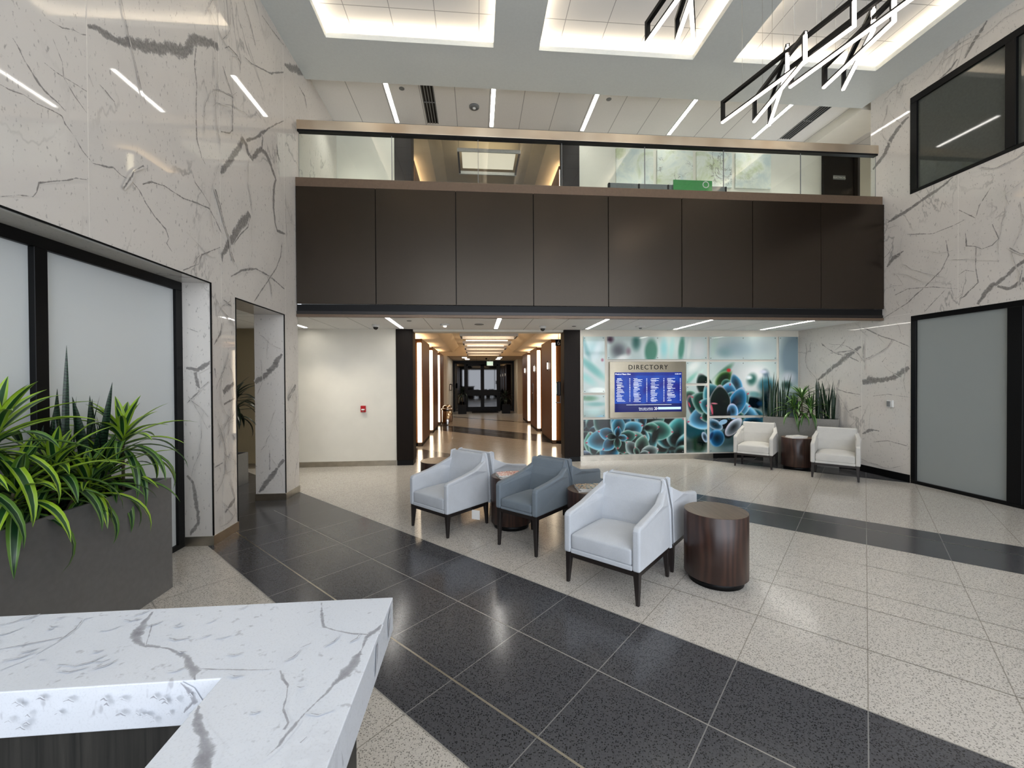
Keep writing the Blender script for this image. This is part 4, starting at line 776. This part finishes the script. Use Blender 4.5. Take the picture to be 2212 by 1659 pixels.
# ------------------------------------------------------------------ succulent photo mural
def uv(X, Z):
    dx = X - 2.15; u = 92 + 503.5 * dx - 4.83 * dx * dx; v = 180 + (2.53 - Z) * (503 - 2.5 * dx); return u, v
def paint(X, Z):
    U, Vv = uv(X, Z); C_ = np.zeros(U.shape + (3,)); 
    top = np.clip((Vv - 180) / 1200, 0, 1)[..., None]; C_[:] = np.array((208, 224, 221)) * (1 - top) + np.array((150, 170, 168)) * top
    def blob(u, v, ru, rv, ang, c, soft=.5, rim=None, rw=.10, pt=0.0, dome=0.0):
        a = math.radians(ang); du = U - u; dv = Vv - v
        x = du * math.cos(a) + dv * math.sin(a); y = -du * math.sin(a) + dv * math.cos(a)
        x = x / ru; y = y / rv
        if pt: x = x / (1 - pt * np.clip(-y, 0, 1) ** 1.6)
        d = np.sqrt(x * x + y * y); k = np.clip((1 - d) / max(soft, .02) + .5 * min(soft, .1) / max(soft, .02), 0, 1); k = k * k * (3 - 2 * k)
        cc = np.array(c, float) * np.ones(U.shape + (3,))
        if rim is not None: cc = cc * (.26 + .98 * np.clip(d, 0, 1) ** 1.5)[..., None]; rim = tuple(.72 * a2 + .28 * b2 for a2, b2 in zip(rim, c))
        if dome: cc = cc * (1 + dome * np.clip(-.6 * x - .5 * y, -1, 1))[..., None]
        if rim is not None:
            q = np.clip((d - (1 - rw * 2.6 + .06 * np.sin(3 * x + 2 * y))) / (rw * 2.2), 0, 1)[..., None] ** 1.3; cc = cc * (1 - q) + np.array(rim, float) * q
        nonlocal C_
        C_ = C_ * (1 - k[..., None]) + cc * k[..., None]
    B = blob
    def rosette(cu, cv, rad, seed, cols, tip=(190, 60, 84), rings=((1.0, 8), (.72, 7), (.45, 5), (.22, 3)), sq=.9):
        rr = random.Random(seed)
        for ri, (fr, n_) in enumerate(rings):
            o_ = rr.uniform(0, 6.28)
            for k_ in range(n_):
                th = o_ + k_ * 2 * math.pi / n_ + rr.uniform(-.12, .12); c = cols[(k_ + ri) % len(cols)]; R_ = rad * fr * rr.uniform(.9, 1.08)
                px_, py_ = cu + math.cos(th) * R_ * .62, cv + math.sin(th) * R_ * .62 * sq
                blob(px_, py_, R_ * .36, R_ * .50, math.degrees(th) + 90, c, .14, (208, 222, 220), .10, .45, .35)
                blob(px_ + math.cos(th + math.pi) * R_ * .30, py_ + math.sin(th + math.pi) * R_ * .26, R_ * .26, R_ * .30, math.degrees(th) + 90, tuple(x * .07 for x in c), .8)
                blob(cu + math.cos(th) * R_ * 1.08, cv + math.sin(th) * R_ * 1.06 * sq, rad * .035, rad * .06, math.degrees(th) + 90, tip, .9)
        blob(cu, cv, rad * .10, rad * .10, 0, (10, 20, 18), .9)
    TEAL = [(70, 142, 130), (84, 164, 176), (40, 104, 100), (58, 128, 158), (100, 168, 150)]
    BLUE = [(60, 130, 176), (30, 84, 88), (90, 160, 200), (24, 70, 58), (50, 116, 130)]
    W_ = (226, 236, 232)
    B(200, 300, 130, 130, 0, (170, 208, 212), 1); B(120, 300, 40, 200, -20, (120, 170, 175), 1); B(240, 320, 60, 160, 20, (214, 232, 236), 1); B(180, 500, 60, 260, -50, (90, 168, 160), .9)
    B(130, 610, 60, 160, -55, (140, 200, 195), 1); B(290, 420, 22, 26, 0, (150, 70, 90), 1); B(240, 730, 130, 40, 0, W_, .6)
    B(150, 810, 130, 40, 0, (70, 128, 88), .9); B(220, 870, 160, 34, 0, (110, 165, 160), .9); B(200, 950, 160, 60, 0, (196, 226, 226), 1); B(270, 1000, 90, 30, -10, (150, 200, 220), 1)
    B(370, 210, 60, 60, 0, (84, 62, 80), 1); B(460, 320, 120, 120, 0, (96, 100, 108), 1); B(500, 400, 110, 50, -15, (240, 244, 242), .9); B(560, 330, 40, 60, 0, (150, 130, 140), 1); B(640, 250, 70, 110, 0, (52, 112, 104), 1)
    B(790, 340, 130, 170, 8, (226, 236, 236), .8); B(795, 330, 82, 150, 4, (78, 138, 118), .5); B(930, 300, 60, 150, 0, (150, 210, 214), 1); B(1010, 300, 40, 160, 5, (176, 220, 216), .9); B(1110, 300, 42, 170, 6, (82, 142, 124), .7); B(1190, 300, 30, 160, 6, (225, 235, 230), .8); B(1290, 300, 110, 160, 0, (222, 228, 228), .9)
    B(1450, 280, 50, 160, 12, (198, 222, 212), .8); B(1700, 300, 300, 130, 0, (160, 182, 190), .9); B(1560, 340, 120, 80, 0, (140, 172, 176), 1); B(1960, 280, 180, 140, 0, (178, 194, 198), 1)
    B(2300, 400, 220, 340, 0, (128, 150, 160), .5); B(2220, 600, 110, 90, 0, (200, 208, 214), .9); B(2200, 680, 70, 60, 0, (20, 60, 50), .9); B(2300, 900, 200, 200, 0, (30, 50, 60), .9)
    B(1240, 480, 120, 60, -40, (226, 234, 230), .9); B(1200, 620, 140, 34, -45, (128, 186, 172), .9); B(1300, 560, 90, 20, -45, (190, 220, 210), .9)
    B(1750, 720, 420, 330, 0, (206, 212, 212), .6); B(1530, 560, 190, 44, -42, (82, 136, 104), .7); B(1460, 640, 60, 100, 30, (190, 208, 200), .9)
    B(1900, 560, 160, 120, 0, (218, 222, 224), .9); B(1840, 620, 70, 90, 20, (52, 100, 92), .8); B(1810, 600, 50, 34, 0, (222, 232, 236), .9); B(1985, 560, 50, 70, -20, (96, 120, 136), .9); B(1960, 540, 60, 30, 0, (200, 206, 222), .9); B(1990, 680, 120, 110, 0, (30, 92, 108), .8); B(2030, 850, 140, 180, 0, (10, 34, 40), .6)
    B(1850, 870, 110, 90, 0, (6, 16, 22), .45); B(1870, 775, 110, 44, 8, (110, 156, 158), .8); B(1930, 870, 60, 40, 0, (20, 60, 96), .9)
    B(1550, 610, 80, 125, 48, (48, 96, 34), .3, (214, 226, 208), .16, .6, .3); B(1600, 525, 30, 26, 0, (206, 48, 48), .7)
    B(1575, 680, 60, 70, 0, (44, 104, 92), .25, (180, 208, 200), .1); B(1680, 670, 66, 130, -20, (74, 150, 190), .3, (228, 214, 224), .12, .5, -.3)
    B(1350, 690, 90, 150, -22, (14, 44, 34), .2, (204, 188, 196), .09, .4)
    B(1195, 790, 74, 64, 0, (104, 156, 134), .25, (198, 222, 210), .1); B(1260, 1130, 150, 130, 0, (12, 70, 82), .3)
    B(1275, 930, 84, 175, -32, (14, 58, 58), .1, (196, 130, 140), .07, .3, .3); B(1192, 880, 10, 40, -20, (190, 60, 80), .6)
    B(1860, 1010, 110, 100, 15, (40, 116, 140), .2, (206, 222, 218), .12, 0, -.3)
    B(1690, 850, 92, 160, 22, (36, 120, 166), .12, (214, 206, 222), .07, .35); B(1650, 880, 40, 110, 22, (6, 24, 44), .7)
    rosette(1545, 960, 330, 4, BLUE, rings=((1.0, 9), (.74, 8), (.5, 6)))
    B(1690, 850, 92, 160, 22, (36, 120, 166), .12, (214, 206, 222), .07, .35); B(1650, 880, 40, 110, 22, (6, 24, 44), .7)
    B(1508, 850, 112, 178, 0, (8, 26, 20), .08, (232, 212, 226), .06, .5, .2); B(1500, 985, 130, 60, 0, (3, 8, 10), .6); B(1425, 930, 12, 70, -8, (206, 84, 104), .5); B(1450, 868, 44, 10, 5, (206, 120, 136), .6)
    B(1640, 950, 58, 84, -8, (98, 170, 222), .14, (236, 214, 230), .12, 0, -.3); B(1600, 980, 30, 60, 0, (4, 16, 30), .8)
    B(1700, 1220, 330, 190, 0, (70, 100, 106), .5); B(1280, 1290, 130, 110, 0, (30, 56, 40), .6); B(1320, 1250, 70, 80, 0, (10, 20, 20), .8); B(1180, 1300, 70, 120, 0, (40, 60, 60), .9); B(1560, 1080, 130, 60, 0, (10, 12, 16), .4)
    B(1850, 1060, 120, 60, 0, (40, 110, 150), .3, (200, 215, 220), .1); B(1590, 1180, 60, 60, 0, (16, 20, 24), .5); B(1650, 1110, 60, 120, 42, (176, 196, 212), .12, (232, 216, 230), .12, .2, .4); B(1455, 1085, 92, 50, 28, (62, 120, 152), .12, (226, 224, 232), .18, 0, .4)
    B(1540, 1060, 50, 26, -20, (150, 190, 220), .2); B(1350, 1215, 30, 60, -20, (120, 166, 200), .2, (226, 224, 232), .2); B(1475, 1225, 82, 92, 0, (36, 116, 172), .14, (140, 190, 224), .1, 0, .4); B(1420, 1200, 24, 60, 20, (20, 50, 90), .8); B(1650, 1340, 150, 60, 0, (130, 160, 172), .9)
    m_ = (Vv > 1020) & (U < 1150); C_[m_] = (10, 22, 20)
    if m_.any():
        keep = C_.copy()
        B(800, 1230, 60, 150, 0, (5, 14, 12), .7); B(1080, 1090, 80, 70, 0, (14, 60, 66), .5)
        rosette(120, 1130, 230, 11, TEAL, (150, 30, 44), ((1.0, 5),)); rosette(1010, 1330, 330, 3, [(78, 172, 172), (44, 150, 168), (110, 190, 180), (30, 110, 120)], (196, 96, 116), ((1.0, 7),), .85)
        rosette(700, 1120, 300, 7, TEAL, rings=((1.0, 7), (.55, 4))); rosette(200, 1400, 270, 21, [(30, 106, 94), (60, 130, 110), (150, 180, 214)], (150, 26, 40), ((1.0, 7), (.6, 4)))
        rosette(440, 1210, 300, 5, [(20, 60, 52), (44, 124, 162), (74, 154, 184), (52, 110, 100)], (180, 30, 50), ((1.0, 7), (.66, 5), (.36, 4))); rosette(660, 1400, 200, 9, [(90, 130, 116), (120, 140, 140)], (190, 60, 80), ((1.0, 6), (.5, 4)))
        B(830, 1200, 50, 130, 10, (4, 12, 10), .8)
        C_ = np.where(m_[..., None], C_, keep)
    C_ = np.clip(C_, 0, 255) / 255
    return np.where(C_ <= .04045, C_ / 12.92, ((C_ + .055) / 1.055) ** 2.4)
t = NT('printed_acrylic'); a_ = t.add('ShaderNodeAttribute', attribute_name='paint'); t.color(a_.outputs['Color']); M['print'] = t.set(.05, spec=.5)
panels = [(2.15, 2.595, 1.388, 2.526, 'tall panel of pale teal leaves at the top left'), (2.15, 2.595, .893, 1.34, 'square green and white panel at the left under the tall one'), (2.645, 4.765, 2.066, 2.528, 'wide panel of blurred green leaves above the directory'),
          (2.15, 4.265, .125, .842, 'wide panel of teal succulent rosettes below the directory'), (4.316, 4.765, 1.568, 2.012, 'small pale panel right of the directory'), (4.316, 4.765, .13, 1.516, 'tall panel with a dark leaf right of the directory'),
          (4.817, 6.293, 2.056, 2.533, 'wide grey blue panel at the top right'), (4.817, 6.293, .888, 2.010, 'large panel with the dark pointed succulent'), (4.817, 6.293, .13, .838, 'panel with blue curled leaves at the lower right'), (6.35, 6.775, .13, 2.533, 'tall narrow panel in the corner against the marble wall')]
for (x0, x1, z0, z1, lb_) in panels:
    nx = int((x1 - x0) / .0085) + 1; nz = int((z1 - z0) / .0085) + 1
    r = empty('mural_panel', ((x0 + x1) / 2, YB, z0)); tag(r, 'glossy printed succulent mural, ' + lb_, 'mural panel', 'succulent mural panels')
    cx = (x0 + x1) / 2
    gx_, gz_ = np.meshgrid(np.linspace(x0, x1, nx), np.linspace(z0, z1, nz)); cl = paint(gx_, gz_)
    g = MB(); g.v = [(float(a) - cx, -.024, float(b) - z0) for a, b in zip(gx_.ravel(), gz_.ravel())]
    g.mat('print'); g.f = [[j * nx + i, j * nx + i + 1, (j + 1) * nx + i + 1, (j + 1) * nx + i] for j in range(nz - 1) for i in range(nx - 1)]; g.mi = [0] * len(g.f); g.smooth = [False] * len(g.f)
    g.col = [(float(c[0]), float(c[1]), float(c[2]), 1) for c in cl.reshape(-1, 3)]; g.build('print_face', r)
    g = MB(); g.box(x0 - cx, x1 - cx, -.023, -.014, 0, z1 - z0, 'whiteplastic'); g.build('backing', r)
    pts = [(x0 + .03, z0 + .03), (x1 - .03, z0 + .03), (x0 + .03, z1 - .03), (x1 - .03, z1 - .03)] + ([((x0 + x1) / 2, z0 + .03), ((x0 + x1) / 2, z1 - .03)] if x1 - x0 > 1 else [])
    for px, pz in pts:
        g = MB(); g.lathe([(0, 0), (.009, 0), (.010, .003), (.010, .028), (0, .030)], 'greyplastic', 12, M4=Matrix.Translation((px - cx, 0, pz - z0)) @ Matrix.Rotation(R(90), 4, 'X')); g.build('standoff_pin', r)

# directory
r = empty('directory_board', (3.48, YB, .872)); tag(r, 'brushed steel framed building directory with a lit blue screen', 'directory')
M['dirsteel'] = plain('satin_steel', srgb(158, 150, 132), .22, 1.0, var=.12, scale=3)
g = MB(); g.box(-.80, .80, -.075, 0, 0, 1.143, 'dirsteel'); g.build('surround', r, .003, 1)
t = NT('screen_blue'); s_ = t.add('ShaderNodeSeparateXYZ'); t.link(t.objc(), s_.inputs[0])
n = t.noise(t.scale(t.objc(), (3, 1, 2)), 1.2, 2)
cb = t.ramp(n, [(.35, srgb(14, 24, 130)), (.6, srgb(10, 70, 175))]); cb = t.mix(t.math('LESS_THAN', s_.outputs[2], .29), cb, srgb(12, 22, 96))
cb = t.mix(t.math('MULTIPLY', t.math('GREATER_THAN', s_.outputs[2], .86), .6), cb, srgb(8, 14, 120))
t.color((0, 0, 0, 1)); t.link(cb, t.b.inputs['Emission Color']); t.b.inputs['Emission Strength'].default_value = .95; t.b.inputs['Roughness'].default_value = .08; M['screen'] = t.m
M['text_w'] = emitter('screen_text', (.80, .88, 1, 1), .75); M['text_b'] = emitter('screen_bar', (.02, .28, .75, 1), .9)
scn = None
g = MB(); g.box(-.70, .712, -.079, -.0755, .118, .925, 'screen'); scn = g.build('screen', r)
text_mesh('title', 'DIRECTORY', .132, M['black'], r, (0.0, -.0765, .985), depth=.004, align='CENTER', spacing=1.22)
text_mesh('heading', 'Medical Place One', .043, M['text_w'], scn, (-.69, -.0795, .875), depth=.0003)
text_mesh('clock', '10:48 AM', .034, M['text_w'], scn, (.695, -.0795, .878), depth=.0003, align='RIGHT')
text_mesh('prompt', 'Please make a selection\nby touching the screen', .032, M['text_w'], scn, (.105, -.0795, .185), depth=.0003, align='RIGHT')
g = MB()
for k in (0, .032):
    for sgn in (1, -1):
        g.add([(.13 + k, -.0798, .19), (.146 + k, -.0798, .19), (.162 + k, -.0798, .19 - sgn * .0 + sgn * .03 - sgn * .03), (.162 + k, -.0798, .19)], [], 'text_w')
    g.add([(.128 + k, -.0798, .215), (.142 + k, -.0798, .215), (.160 + k, -.0798, .185), (.142 + k, -.0798, .155), (.128 + k, -.0798, .155), (.146 + k, -.0798, .185)], [(0, 5, 2, 1), (5, 4, 3, 2)], 'text_w')
g.build('arrows', scn)
g = MB(); g.box(.205, .69, -.0798, -.079, .165, .215, 'text_b'); g.build('touch_bar', scn)
g = MB(); g.box(-.46, .49, -.0798, -.0792, .262, .268, 'text_w')
random.seed(3)
for cxx, wid in ((-.665, .20), (-.31, .22), (.05, .20), (.40, .21)):
    z = .80
    while z > .32:
        L_ = random.uniform(.35, 1) * wid; ind = random.choice((0, 0, .015))
        g.box(cxx + ind, cxx + ind + L_ * .85, -.0798, -.0792, z - .0028, z + .0028, 'text_w')
        g.box(cxx + .27, cxx + .29, -.0798, -.0792, z - .003, z + .003, 'text_w'); z -= random.choice((.017, .021, .025))
g.build('listing_lines', scn)
g = MB(); g.tube([(.12, -.01, .0), (.15, -.012, -.03), (.20, -.012, -.045), (.21, -.012, 0)], .004, 'black', 6); g.build('cable', r)

# ------------------------------------------------------------------ upper floor behind the glass
def canvas_mat(name, seed, ink):
    t = NT(name); mp = t.add('ShaderNodeMapping'); mp.inputs['Location'].default_value = (seed, seed * 2, 0); t.link(t.objc(), mp.inputs[0]); p = mp.outputs[0]
    a = t.ramp(t.noise(p, 2.2, 5, .6, .5), [(.35, srgb(196, 208, 206)), (.5, srgb(222, 226, 216)), (.65, srgb(190, 200, 160))])
    n = t.noise(p, 3.2, 6, .7, 1.2); k = t.math('SUBTRACT', 1.0, t.step(t.math('ABSOLUTE', t.math('SUBTRACT', n, .5)), 0.0, .03)); k = t.math('MULTIPLY', k, t.math('MULTIPLY', t.step(t.noise(p, 2.4, 2), .48, .62), ink))
    t.color(t.mix(k, a, srgb(70, 58, 44))); return t.set(.7)
for i, (x0, x1, nm, ink) in enumerate(((2.84, 3.62, 'pale green abstract canvas, first from the left behind the glass', .15), (3.70, 4.46, 'abstract canvas with brown ink strokes, second from the left behind the glass', 1.0), (4.54, 5.305, 'abstract canvas with ochre strokes, third from the left behind the glass', .8), (5.38, 6.16, 'pale grey blue canvas, rightmost behind the glass', .2))):
    r = empty('canvas_painting', ((x0 + x1) / 2, YB - .001, 5.62)); tag(r, nm, 'painting', 'canvases on the upper wall'); h_ = (x1 - x0) / 2
    g = MB(); g.box(-h_, h_, -.04, -.002, 0, .72, canvas_mat('canvas_%d' % i, i * 3.7, ink)); g.build('canvas', r, .004, 1)
r = empty('electrical_door', (7.74, YB - .001, 3.9)); tag(r, 'dark brown door with an ELECTRICAL plate at the upper right behind the glass', 'door')
g = MB(); g.box(-.38, .27, -.05, 0, 0, 2.5, 'pillar'); g.build('leaf', r, .003, 1)
g = MB(); g.box(.27, .40, -.07, 0, 0, 2.6, 'pillar'); g.box(-.42, -.38, -.07, 0, 0, 2.6, 'pillar'); g.box(-.42, .40, -.07, 0, 2.5, 2.6, 'pillar'); g.build('frame', r, .003, 1)
g = MB(); g.box(-.20, .08, -.058, -.05, 1.96, 2.05, 'greyplastic'); pl = g.build('name_plate', r, .002, 1)
text_mesh('plate_text', 'ELECTRICAL', .052, M['whiteplastic'], pl, (-.06, -.060, 1.985), align='CENTER')
r = empty('bench_rail', (3.45, 7.2, 3.9)); tag(r, 'dark upholstered seat backs standing behind the glass balustrade', 'bench')
for k in range(4):
    g = MB(); g.box(-1.1 + k * .535, -1.1 + k * .535 + .50, -.03, .03, .75, 1.20, 'greyplastic'); g.build('back_panel', r, .006, 1)
for k in range(5): g = MB(); g.box(-1.13 + k * .535, -1.1 + k * .535, -.03, .03, 0, 1.20, 'black'); g.build('post', r, .003, 1)
r = empty('green_sign', (3.83, 7.12, 4.9)); tag(r, 'small bright green sign propped on the seat backs behind the glass', 'sign')
g = MB(); g.box(-.36, .35, -.01, .01, 0, .262, 'green_sign'); g.build('board', r, .002, 1)
g = MB(); g.lathe([(.045, 0), (.06, 0), (.06, .002), (.045, .002)], 'whiteplastic', 28, M4=Matrix.Translation((.23, -.0105, .19)) @ Matrix.Rotation(R(90), 4, 'X')); g.build('ring', r)

# ------------------------------------------------------------------ pendants: rectangular loops with light on the outer edge
def pendant(p, q, z0, z1, label):
    p = Vector((p[0], p[1], z0)); q = Vector((q[0], q[1], z0)); d = (q - p); L = d.length; a = math.atan2(d.y, d.x)
    r = empty('pendant_light', p, a); tag(r, label, 'pendant light', 'rectangular loop pendants'); h = z1 - z0; w_ = .018; t1, t2 = .003, .042
    g = MB(); b_ = .038
    g.box(0, L, -w_, w_, h - b_, h, 'black'); g.box(0, b_, -w_, w_, .023, h - b_, 'black')
    g.box(b_, L - .023, -w_, w_, .023, .038, 'black'); g.box(L - .038, L - .023, -w_, w_, .038, h - b_, 'black'); g.build('frame', r, .002, 1)
    g = MB(); g.box(0, L - .023, -w_ * .9, w_ * .9, 0, .023, 'pendant'); g.box(L - .023, L, -w_ * .9, w_ * .9, 0, h - .002, 'pendant'); g.build('light_tube', r, .008, 3)
    for x in (L * .2, L * .8):
        g = MB(); g.tube([(x, 0, h - .02), (x, 0, ZT - z0 if False else ZS - z0)], .0018, 'steel', 6); g.build('cable', r)
    return r
PZ = 4.70; _pi = 0
for p_, q_, z1_, lb_ in (((2.938, 4.794), (3.293, 3.385), 4.965, 'long loop pendant, leftmost of the right hanging cluster'), ((3.311, 4.749), (3.168, 3.784), 4.985, 'loop pendant angled between two others in the right cluster\'s near group'), ((3.543, 4.801), (3.088, 3.921), 4.975, 'loop pendant crossing the others, rightmost start of the near group'),
                         ((3.297, 4.162), (3.60, 2.75), 4.93, 'long loop pendant leading off to the upper right'), ((3.66, 4.141), (3.588, 3.313), 4.93, 'loop pendant in the middle of the second group at the right'), ((3.893, 4.15), (3.493, 3.415), 4.93, 'loop pendant crossing the others, rightmost of all'),
                         ((1.559, 3.714), (1.80, 2.30), 4.90, 'loop pendant at the top centre, leftmost of its three'), ((1.823, 3.672), (1.63, 2.70), 4.91, 'loop pendant at the top centre, middle of its three'), ((1.981, 3.669), (1.47, 2.81), 4.91, 'loop pendant at the top centre, rightmost of its three')):
    dz = (0, -.046, .046)[_pi % 3]; _pi += 1; f_ = (PZ + dz - 1.65) / (PZ - 1.65)
    pendant((p_[0] * f_, p_[1] * f_), (q_[0] * f_, q_[1] * f_), PZ + dz, z1_ + dz, lb_)

# ------------------------------------------------------------------ planters and plants
def leafmat(name, edge, mid, streak, rough=.35):
    t = NT(name); c = t.add('ShaderNodeAttribute', attribute_name='vein').outputs['Fac']
    t.color(t.ramp(c, [(.0, edge), (.42, edge), (.52, streak), (.60, mid), (1.0, mid)])); t.b.inputs['Subsurface Weight'].default_value = 0; return t.set(rough)
M['leaf_lime'] = leafmat('lime_striped_leaf', srgb(150, 186, 46), srgb(34, 74, 34), srgb(176, 200, 120))
M['leaf_lime2'] = leafmat('green_striped_leaf', srgb(84, 124, 40), srgb(22, 58, 30), srgb(140, 170, 120))
M['leaf_dark'] = leafmat('dark_leaf', srgb(24, 40, 22), srgb(14, 28, 16), srgb(30, 46, 28))
t = NT('snake_plant_leaf'); wv = t.add('ShaderNodeTexWave'); wv.bands_direction = 'Z'; wv.inputs['Scale'].default_value = 16; wv.inputs['Distortion'].default_value = 6; wv.inputs['Detail'].default_value = 2; wv.inputs['Detail Scale'].default_value = 2
t.link(t.objc(), wv.inputs['Vector']); t.color(t.ramp(wv.outputs['Fac'], [(.35, srgb(12, 28, 18)), (.7, srgb(40, 66, 44))])); M['leaf_snake'] = t.set(.35)
M['stem'] = plain('plant_stem', srgb(96, 88, 66), .8, var=.3, scale=40)
def leaf(g, base, az, L, w_, up, droop, mat, nseg=9, twist=0.0):
    # arching strap leaf; base point, azimuth, length, half width, start elevation, total droop (radians)
    p = Vector(base); vs = []; at = []
    n0 = len(g.v); st = L / nseg
    for i in range(nseg + 1):
        f = i / nseg; el = up - droop * f ** 1.3
        d = Vector((math.cos(az) * math.cos(el), math.sin(az) * math.cos(el), math.sin(el)))
        if i: p = p + d * st
        side = Vector((-math.sin(az), math.cos(az), 0)); nr = side.cross(d) * -1
        if twist: side = (Matrix.Rotation(twist * f, 3, d) @ side); nr = d.cross(side)
        ww = w_ * (.42 + .58 * min(1, f / .3)) * (1 - max(0, (f - .45) / .55) ** 1.8) + .0006
        for k, (o, lift, a) in enumerate(((-1, .30, 0), (-.42, .08, .56), (0, 0, 1), (.42, .08, .56), (1, .30, 0))):
            v = p + side * o * ww + nr * lift * ww; vs.append(v); g.attr[n0 + len(vs) - 1] = a
    fs = [(5 * i + k, 5 * i + k + 1, 5 * i + 6 + k, 5 * i + 5 + k) for i in range(nseg) for k in range(4)]
    g.add(vs, fs, mat, True)
def dracaena(x, y, z, heads, label, group, mat='leaf_lime', mat2='leaf_lime2', size=1.0, n=30, seed=1):
    rnd_ = random.Random(seed); r = empty('dracaena', (x, y, z)); tag(r, label, 'plant', group)
    for (hx, hy, hz, az0) in heads:
        g = MB(); g.tube([(hx * .3, hy * .3, 0), (hx * .6, hy * .6, hz * .5), (hx, hy, hz)], [.011, .010, .009], 'stem', 8); stem = g.build('stem', r)
        for k in range(n):
            f = k / (n - 1); az = az0 + k * 2.399 + rnd_.uniform(-.2, .2); up = 1.35 - 1.5 * f + rnd_.uniform(-.12, .12); L = size * (.25 + .20 * math.sin(min(1, f * 1.5) * 1.6)) * rnd_.uniform(.85, 1.15)
            g = MB(); leaf(g, (hx, hy, hz - .15 * f * size), az, L, (.026 * size) * rnd_.uniform(.85, 1.15), up, (.35 + 1.5 * f) * rnd_.uniform(.8, 1.2), mat if f < .55 and hz > .3 else (mat2 if rnd_.random() < .7 else mat), 9)  # lower leaves take the darker green, inner shade put into the colour
            g.build('leaf', stem)
    return r
def snake(x, y, z, leaves, label, group):
    r = empty('snake_plant', (x, y, z)); tag(r, label, 'plant', group)
    for (dx, dy, h_, w_, az, lean) in leaves:
        g = MB(); leaf(g, (dx, dy, -.02), az, h_, w_, 1.5708 - lean, lean * .3, 'leaf_snake', 8, twist=.5); g.build('leaf', r)
    return r
def planter(name, L, Wd, H_, mat, label, loc, rz):
    r = empty(name, loc, rz); tag(r, label, 'planter'); t_ = .022; hl, hw = L / 2, Wd / 2
    g = MB()
    for a in ((-hl, hl, -hw, -hw + t_), (-hl, hl, hw - t_, hw), (-hl, -hl + t_, -hw + t_, hw - t_), (hl - t_, hl, -hw + t_, hw - t_)): g.box(a[0], a[1], a[2], a[3], 0, H_, mat)
    g.build('box', r, .002, 1)
    g = MB(); g.box(-hl + t_, hl - t_, -hw + t_, hw - t_, H_ - .12, H_ - .07, 'soil'); g.build('soil', r)
    return r
planter('planter_box', 2.4, .42, .885, 'planter', 'charcoal grey long planter box before the frosted window at the left', (-2.66, 2.372, 0), R(90))
planter('planter_box', 1.20, .27, .895, 'planter2', 'light grey laminate planter box set diagonally behind the two far armchairs', (6.262, 7.627, 0), R(-45))
GP = 'plants in the left planter'
Z1 = .80
dracaena(-2.66, 3.38, Z1, [(0, 0, .47, .3), (-.03, -.12, .24, 1.4)], 'lime striped dracaena at the right end of the left planter', GP, n=40, seed=4, size=1.05)
dracaena(-2.64, 2.83, Z1, [(.04, -.03, .36, 1.0), (.06, .17, .22, 2.2)], 'low lime striped dracaena in the middle of the left planter', GP, n=36, seed=9)
dracaena(-2.66, 2.53, Z1, [(.02, 0, .62, 2.0), (-.06, -.12, .42, .5), (.08, .04, .28, 1.2)], 'tall yellow green dracaena at the left picture edge', GP, n=34, seed=14, size=1.1)
rs = random.Random(5)
lv = [(-.02, -.03, 1.12, .021, 1.6, .02), (.03, .14, .88, .034, 1.2, .10), (-.02, .02, .78, .03, .4, .03), (0, -.12, .66, .028, 2.2, .05), (.05, .05, .60, .032, .8, .1)] + [(rs.uniform(-.10, .08), rs.uniform(-.2, .24), rs.uniform(.55, .85), rs.uniform(.026, .036), rs.uniform(0, 6.28), rs.uniform(0, .15)) for _ in range(16)]
snake(-2.70, 3.03, Z1, lv, 'tall dark snake plant cluster behind the dracaenas in the left planter', GP)
GR = 'plants in the far right planter'
def far_snake(cx, cy, n, hmin, hmax, seed, label):
    rr = random.Random(seed); ls = []
    for _ in range(n):
        a = rr.uniform(-.2, .2); b = rr.uniform(-.10, .10); ls.append(((a + b) / q2, (-a + b) / q2, rr.uniform(hmin, hmax), rr.uniform(.016, .026), rr.uniform(0, 6.28), rr.uniform(0, .16)))
    return snake(cx, cy, .80, ls, label, GR)
far_snake(6.00, 7.96, 24, .62, 1.02, 2, 'tall snake plant cluster at the left end of the far planter')
far_snake(6.57, 7.42, 26, .55, .88, 3, 'snake plant cluster at the right end of the far planter')
dracaena(6.30, 7.62, .80, [(-.02, -.02, .52, 0), (-.16, .02, .33, 1), (.08, -.10, .30, 2)], 'striped green dracaena in the middle of the far planter', GR, n=26, seed=31, size=.95, mat='leaf_lime2')
r = planter('plant_pot', .4, .4, .5, 'planter', 'dark pot in the side passage behind the marble piers', (-3.95, 7.0, 0), 0)
dracaena(-3.92, 7.0, .42, [(.05, 0, .85, 0), (.12, -.08, 1.05, 2)], 'dark leafed plant seen through the narrow marble opening', 'passage plants', 'leaf_dark', 'leaf_dark', n=26, seed=3, size=1.15)
for i, (x, y, l_) in enumerate(((-.72, 20.9, 'left'), (1.45, 20.9, 'right'))):
    planter('plant_pot', .4, .4, .45, 'black', 'black plant pot at the %s of the far glass doors' % l_, (x, y, 0), 0)
    dracaena(x, y, .36, [(0, 0, .75 - .2 * i, 0)], 'dark bushy plant at the %s of the far glass doors' % l_, 'plants by the far doors', 'leaf_dark', 'leaf_dark', n=30, seed=40 + i, size=1.1)
